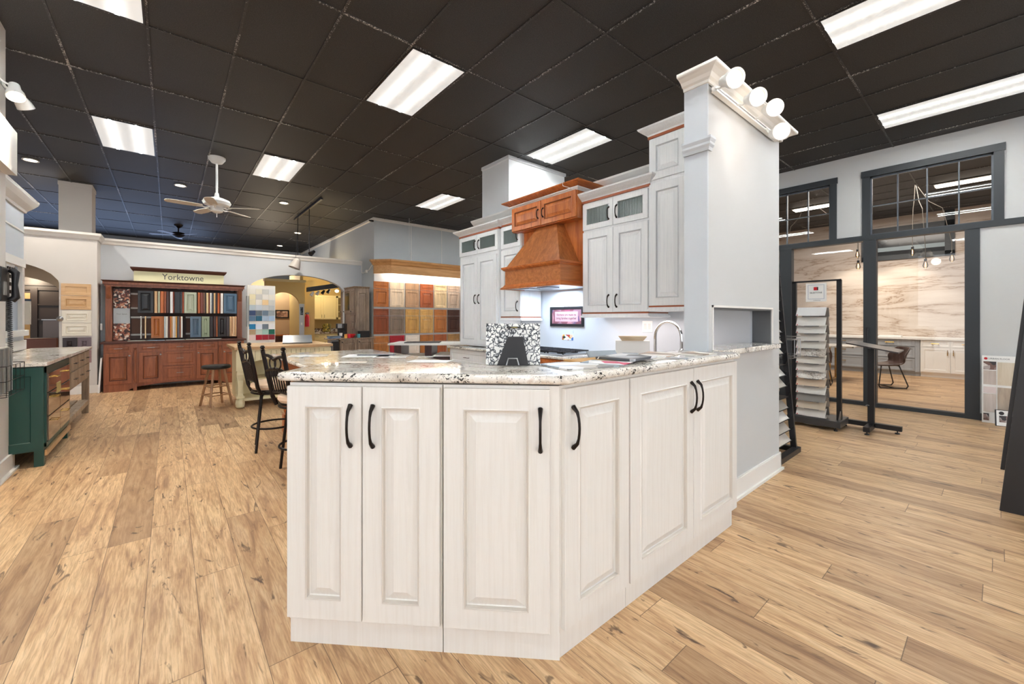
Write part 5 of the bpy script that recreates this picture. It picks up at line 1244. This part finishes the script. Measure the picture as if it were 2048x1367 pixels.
for i in range(NS):
    z = .12 + i * .108; y = lean(z)
    MB().box(.05, y + .01, z - .008, .63, y + .09, z - .002).tube([(.05, y + .01, z), (.05, y - .005, z + .03)], .004, 5).tube([(.62, y + .01, z), (.62, y - .005, z + .03)], .004, 5).build('shelf', M_black, t)
    if i in (4, 7): continue
    o = MB().hexa([(0, 0, 0), (.50, 0, 0), (.50, .014, 0), (0, .014, 0)], [(0, .075, .085), (.50, .075, .085), (.50, .089, .085), (0, .089, .085)]).build('tile_sample', paint('tile_%d' % (i % 4), ['#D8D2CA', '#C4BDB4', '#E4E1DC', '#A9A29A'][i % 4], .3), None, (4.18 + .09, 1.30 + y + .012, z))
    tag(o, '%s tile sample from the bottom of the black A-frame rack' % ORD[i], 'tile sample', 'tile samples in the A-frame rack')
for i in range(3):
    o = MB().box(0, 0, 0, .42, .22, .028).build('tile_stack', paint('tile_%d' % (i % 4), '#D8D2CA', .3), None, (4.27, 1.36, .051 + .0285 * i) if False else (4.25, 1.37 + .0, .0505 + i * .0)); 
    COL.objects.unlink(o); bpy.data.objects.remove(o)
t = thing('wire_shelf', 'small wire literature holder on the side of the tile rack', 'wire holder', (4.86, 1.36, .93))
m = MB()
for z in (0, .19): m.tube([(0, .0, z), (.28, 0, z), (.28, .16, z), (0, .16, z)], .004, 5, closed=True); 
for z in (.03, .22): m.tube([(0, .0, z), (.28, 0, z), (.28, .16, z), (0, .16, z)], .003, 5, closed=True)
for x in (.09, .19, .28): m.tube([(x, 0, 0), (x, 0, .19)], .003, 5)
m.build('wires', M_steel, t)
# quartz slat display (Silestone)
t = thing('slab_display', 'black frame display stand with a cascade of quartz samples', 'display stand', (6.15, 1.72, 0), -90)
m = MB()
for x in (0, .46): m.box(x, 0, .10, x + .045, .05, 1.80)
m.box(0, 0, 1.79, .505, .02, 1.81); m.build('frame', M_black, t)
MB().box(-.02, -.12, .04, .52, .30, .12).build('base', paint('stand_grey', '#3A3A3C', .4), t, bevel=.006)
m = MB()
for x in (.02, .47):
    for y in (-.09, .26): m.lathe([(.02, 0), (.02, .02), (.008, .022), (.008, .045)], c=(x, y, 0), n=10)
m.build('foot', M_black, t)
m = MB(); m.prism_axis([(-.10, .12), (.10, .12), (.05, .26), (.03, .26)], .495, .505, 'x'); m.build('bracket', M_steel, t)
s = MB().box(.155, -.012, 1.545, .365, -.006, 1.775).build('sign_card', M_white, t)
MB().box(.175, -.0135, 1.575, .345, -.012, 1.755).build('card_frame', paint('card_grey', '#C5CBD6', .5), s); MB().box(.182, -.0145, 1.582, .338, -.0135, 1.748).build('card_face', M_white, s)
MB().box(.237, -.0155, 1.685, .272, -.0145, 1.725).build('logo_red', M_red, s); MB().box(.272, -.0155, 1.685, .283, -.0145, 1.725).build('logo_black', M_black, s)
text('card_text', 'SILESTONE', .026, paint('card_ink', '#24303C', .5), s, (.26, -.016, 1.655), ext=.0003)
text('card_small', 'COSENTINO', .013, paint('card_ink', '#24303C', .5), s, (.27, -.0125, 1.56), ext=.0003)
QC = ['#E9E9E8', '#DEDBD6', '#DAD8D3', '#D3CEC7', '#D9D6CF', '#DCD9D2', '#D8D2C9', '#D2CCC4', '#BDB6AE', '#D2BFA8', '#DCDAD5', '#8E8C8A', '#D2C5B2', '#DBD8D2', '#D4CFC8']
for i, c in enumerate(QC):
    zt_ = 1.475 - .093 * i - (.03 if i else 0)
    o = MB().hexa([(0, -.055, -.105), (.30, -.055, -.105), (.30, -.042, -.105), (0, -.042, -.105)], [(.006, 0, 0), (.306, 0, 0), (.306, .012, 0), (.006, .012, 0)]).build('quartz_sample', (granite('qs_speckled', '#D9D3CB', '#C9C0B6', '#8F877E', .25, 1) if i in (5, 8) else paint('qs_%d' % i, c, .25)), None, (6.135 - .012, 1.655, zt_), (0, 0, R(-90)))
    tag(o, '%s quartz slat from the top of the cascade display' % ORD[i], 'quartz sample', 'quartz slats on the display stand')
    MB().box(.012, -.0575, -.10, .022, -.0545, -.088).build('red_dot', M_red, o); MB().box(.09, -.058, -.113, .24, -.045, -.105).build('steel_clip', M_steel, o)
for i in range(12):
    o = MB().hexa([(0, .055, -.11), (.28, .055, -.11), (.28, .068, -.11), (0, .068, -.11)], [(0, .02, 0), (.28, .02, 0), (.28, .032, 0), (0, .032, 0)]).build('quartz_sample', paint('qb_%d' % (i % 3), ['#8C8884', '#A39A92', '#77736F'][i % 3], .3), None, (6.150, 1.62, 1.47 - .11 * i), (0, 0, R(-90)))
    tag(o, '%s darker slat from the top on the rear face of the display' % ORD[i], 'quartz sample', 'quartz slats on the rear of the display stand')
# T-shaped floor stand with tilted board
t = thing('sample_stand', 'black T-base floor stand holding a tilted sample board', 'display stand', (6.40, .98, 0))
MB().box(-.03, -.03, .05, .03, .03, .98).build('post', M_black, t)
m = MB(); m.box(.04, -.26, .035, .10, .30, .09); m.box(-.28, -.03, .035, .04, .03, .09); m.build('base', M_black, t)
for p_ in ((.07, -.22), (.07, .26), (-.25, 0)): MB().lathe([(.025, 0), (.02, .012), (.006, .014), (.006, .036)], c=(p_[0], p_[1], 0), n=10).build('foot', M_black, t)
MB().hexa([(-.20, -.26, .945), (.20, -.26, .955), (.20, .20, 1.045), (-.20, .20, 1.035)], [(-.20, -.26, .960), (.20, -.26, .970), (.20, .20, 1.06), (-.20, .20, 1.05)]).build('tilted_board', paint('board_dark', '#3B3637', .3), t)
MB().tube([(0, 0, .3), (-.05, .03, .31), (-.06, .04, .30)], .006, 6).build('clamp', M_steel, t)
# flooring sample board and small box leaning at the right wall
t = thing('flooring_board', 'white flooring sample board with plank swatches leaning at the wall', 'display board', (8.06, .146, 0), -90)
m = MB(); m.box(0, 0, 0, .42, .02, .86); m.build('board', M_white, t, rot=(R(-4), 0, 0))
bd = t.children[0]
WD = [wood('sw_pale_a', '#D9CDBB', '#C9BBA5', .5), wood('sw_pale_b', '#C9BEB8', '#B5A8A0', .5), wood('sw_pale_c', '#B8A999', '#9C8C7C', .5)]
MB().box(.13, -.004, .49, .41, 0, .78).build('plank_swatch', WD[0], bd); MB().box(.012, -.004, .49, .12, 0, .67).build('plank_swatch', WD[1], bd)
MB().box(.13, -.004, .16, .41, 0, .46).build('plank_swatch', WD[2], bd); MB().box(.012, -.004, .14, .12, 0, .37).build('plank_swatch', WD[1], bd)
PH = picture_mat('room_photo', ['#8A7672', '#2F2A2C', '#D6CFCB', '#6C5048', '#A59A98'], 22, 4)
MB().box(.012, -.004, .68, .12, 0, .785).build('room_photo', PH, bd); MB().box(.012, -.004, .38, .12, 0, .46).build('label_card', paint('label_pink', '#D6C9C9', .5), bd); MB().box(.012, -.004, .03, .06, 0, .12).build('room_photo', PH, bd)
MB().lathe([(.012, 0), (.016, -.003), (.006, -.004)], c=(.032, 0, .822), n=14, axis='y').build('logo', M_red, bd)
text('heading', 'URBAN FLOOR', .026, paint('text_grey', '#60666A', .5), bd, (.055, -.002, .822), ext=.0003, align='LEFT')
t = thing('sample_box', 'small white sample case with room photo before the flooring board', 'sample case', (7.90, .03, 0), -78)
o = MB().box(0, 0, 0, .22, .025, .20).build('case', M_black, t, rot=(R(-6), 0, 0)); MB().box(.008, -.003, .006, .212, 0, .194).build('face', M_white, o); MB().box(.03, -.004, .05, .14, -.003, .13).build('room_photo', PH, o)
MB().lathe([(.022, 0), (.022, -.003)], c=(.05, -.003, .16), n=16, axis='y').build('logo', M_black, o); MB().box(.16, -.004, .03, .20, -.003, .09).build('photo_dark', M_black, o)
# foreground A-frame panel cut by the right edge
t = thing('panel_rack', 'black slanted panel rack cut off by the right edge', 'display rack', (4.44, 0, 0))
m = MB(); m.prism_axis([(0, 0), (-1.0, 0), (-.82, 1.9), (-.165, 1.9)], 0, .03, 'x'); m.build('side_panel', paint('black_board', '#1D1D20', .35, var=.2), t)
m = MB(); m.prism_axis([(-.004, .28), (-.024, .28), (-.165, 1.9), (-.145, 1.9)], .03, .075, 'x'); m.build('front_panel', M_black, t)
m = MB(); m.prism_axis([(-1.0, 0), (-.98, 0), (-.80, 1.9), (-.82, 1.9)], .03, .60, 'x'); m.build('rear_panel', M_black, t)
# ---- meeting room furniture
cab = MB()
t = thing('base_cabinet', 'white shaker base cabinets with brass pulls in the meeting room', 'cabinet', (13.25, 1.17, 0), -90)
MB().box(0, .0, .10, 1.9, .62, .845).box(0, .05, 0, 1.9, .62, .10).build('carcass', M_white, t)
for i in range(4):
    a = .01 + i * .47; dr = MB().panel(0, 0, .46, .15, rings('flat', .02, .03)).build('drawer', M_white, t, (a, 0, .69)); bar_pull(dr, .23, .075, .13, M_brass, r=.008)
    dr = MB().panel(0, 0, .46, .56, rings('flat', .02, .06)).build('door', M_white, t, (a, 0, .12)); bar_pull(dr, .42 if i % 2 == 0 else .04, .45, .12, M_brass, vert=True, r=.008)
GC = paint('grey_cabinet', '#A3A8AE', .45)
t = thing('base_cabinet', 'grey drawer cabinets left of the white ones in the meeting room', 'cabinet', (13.25, 6.0, 0), -90)
MB().box(0, .0, .10, 4.82, .62, .845).box(0, .05, 0, 4.82, .62, .10).build('carcass', GC, t)
for i in range(5):
    a = .20 + i * .90 + .08
    for z0, z1 in ((.69, .84), (.42, .67), (.12, .40)): dr = MB().panel(0, 0, .86, z1 - z0, rings('flat', .02, .04)).build('drawer', GC, t, (a, 0, z0)); bar_pull(dr, .43, (z1 - z0) * .55, .16, M_brass, r=.008)
tag(MB().box(13.20, -1.9, .848, 13.89, 6.0, .895).build('worktop', M_white), 'white counter along the marble wall of the meeting room', 'worktop')
t = thing('wall_screen_frame', 'black framed upper window in the marble wall of the meeting room', 'window frame', (13.89, 2.32, 0), -90)
m = MB(); m.box(0, -.03, 2.80, 1.66, 0, 2.92); m.box(0, -.03, 3.50, 1.66, 0, 3.62); m.box(0, -.03, 2.8, .12, 0, 3.62); m.box(1.5, -.03, 2.8, 1.66, 0, 3.86); m.build('frame', M_darkf, t)
MB().box(.12, -.012, 2.92, 1.5, -.008, 3.5).build('dark_pane', paint('pane_dark', '#23262A', .1), t); MB().box(.12, -.02, 3.02, 1.5, -.012, 3.12).build('pale_bar', paint('bar_pale', '#8FA0A8', .4), t)
t = thing('meeting_table', 'stone-topped meeting table with brass trestle legs', 'table', (11.15, 2.95, 0))
MB().box(-.5, -1.05, .73, .5, 1.05, .765).build('tabletop', M_gran, t, bevel=.006)
for y in (-.6, .6): MB().tube([(-.30, y, .02), (-.30, y, .72), (.30, y, .72), (.30, y, .02)], .03, 4, closed=True).build('leg', M_brass, t)
def shell_chair(lab, x, y, rz):
    t = thing('shell_chair', lab, 'chair', (x, y, 0), rz, 'brown leather chairs in the meeting room')
    # local +x is forward
    m = MB(); prof = [(.25, .46), (.10, .455), (-.08, .45), (-.18, .47), (-.235, .55), (-.27, .68), (-.30, .80)]
    wd = [.20, .23, .24, .24, .25, .24, .20]; cup = [.0, .01, .03, .05, .07, .06, .02]
    n = 7
    for i, (x_, z_) in enumerate(prof):
        for j in range(n):
            u = j / (n - 1) * 2 - 1; m.v.append((x_ + cup[i] * u * u * (1.6 if i > 3 else .2), u * wd[i], z_ + (cup[i] * u * u * (.8 if i < 5 else .0))))
    for i in range(len(prof) - 1):
        for j in range(n - 1): m.face((i * n + j, i * n + j + 1, (i + 1) * n + j + 1, (i + 1) * n + j))
    o = m.build('seat_shell', M_leather, t, smooth=True); md = o.modifiers.new('s', 'SOLIDIFY'); md.thickness = .035; md2 = o.modifiers.new('b', 'SUBSURF'); md2.levels = 1; md2.render_levels = 2
    for s_ in (-1, 1):
        MB().tube([(.16, s_ * .16, .44), (.23, s_ * .22, .06), (.21, s_ * .225, .015), (-.20, s_ * .225, .015), (-.23, s_ * .22, .06), (-.12, s_ * .16, .44)], .011, 8).build('leg', M_black, t, smooth=True)
    MB().tube([(-.12, -.16, .43), (-.12, .16, .43)], .010, 6).tube([(.16, -.16, .43), (.16, .16, .43)], .010, 6).tube([(-.02, -.225, .015), (-.02, .225, .015)], .009, 6).build('cross_bar', M_black, t)
    return t
shell_chair('brown leather shell chair seen from the side through the glass', 10.72, 1.42, 125)
shell_chair('brown leather shell chair seen from behind beside the display stand', 10.20, 2.40, 8)
shell_chair('brown leather shell chair at the far side of the meeting table', 12.1, 2.9, 180)
BL = [(10.5, 3.066, 2.541, 'leftmost, by the partition end'), (10.5, 1.816, 2.644, 'upper of two at the middle mullion'), (9.6, 1.65, 2.325, 'lower of two at the middle mullion'), (10.5, 1.03, 2.593, 'left one in the right-hand pane'), (10.0, .82, 2.30, 'middle one in the right-hand pane'), (10.5, .534, 2.425, 'right one beside the door jamb')]
for x, y, z, lab in BL:
    t = thing('pendant_bulb', 'hanging bare amber bulb, ' + lab, 'pendant lamp', (x, y, z), 0, 'bare bulbs in the meeting room')
    MB().lathe([(0, -.10), (.028, -.085), (.036, -.05), (.024, 0), (.016, .02)], n=14, cap=False).build('bulb', glass('bulb_glass', (1, .93, .82), .5), t, smooth=True)
    MB().tube([(-.008, 0, .0), (-.006, 0, -.07), (.006, 0, -.07), (.008, 0, 0)], .004, 5).build('filament', M_bulb, t)
    MB().lathe([(.018, .02), (.02, .06), (.008, .075)], n=12).build('socket', M_black, t)
    hub = Vector((10.3 + .09 * BL.index((x, y, z, lab)), 1.0 if y < 1.4 else 2.6, 3.84)) - Vector((x, y, z)); mid = Vector((hub.x * .15, hub.y * .25, min(hub.z * .62, hub.z - .4)))
    if 'lower of two' in lab: hub = Vector((0, 0, 3.84 - z)); mid = hub * .5
    pts = [Vector((0, 0, .07)), Vector((0, 0, .25)), mid, mid + (hub - mid) * .5 + Vector((0, 0, -.04 if 'lower of two' in lab else -.10)), hub]
    MB().tube(pts, .005, 5).build('cord', paint('cord_grey', '#6E675E', .6), t, smooth=True)
for i, (y0, lab) in enumerate(((1.9, 'warm fluorescent strip seen through the left transom'), (-.4, 'warm fluorescent strip seen through the right transom'))):
    t = thing('strip_light', lab, 'ceiling light', (11.2, y0, 3.86)); MB().box(-.14, 0, -.012, .14, 1.2, 0).build('housing', M_white, t)
    for x in (-.07, .07): MB().box(x - .035, .02, -.03, x + .035, 1.18, -.012).build('tube', M_tube, t)
o = MB().box(13.30, 1.5, .896, 13.55, 1.9, .93).build('sample_tray', M_white); tag(o, 'white sample tray on the meeting room counter', 'tray')
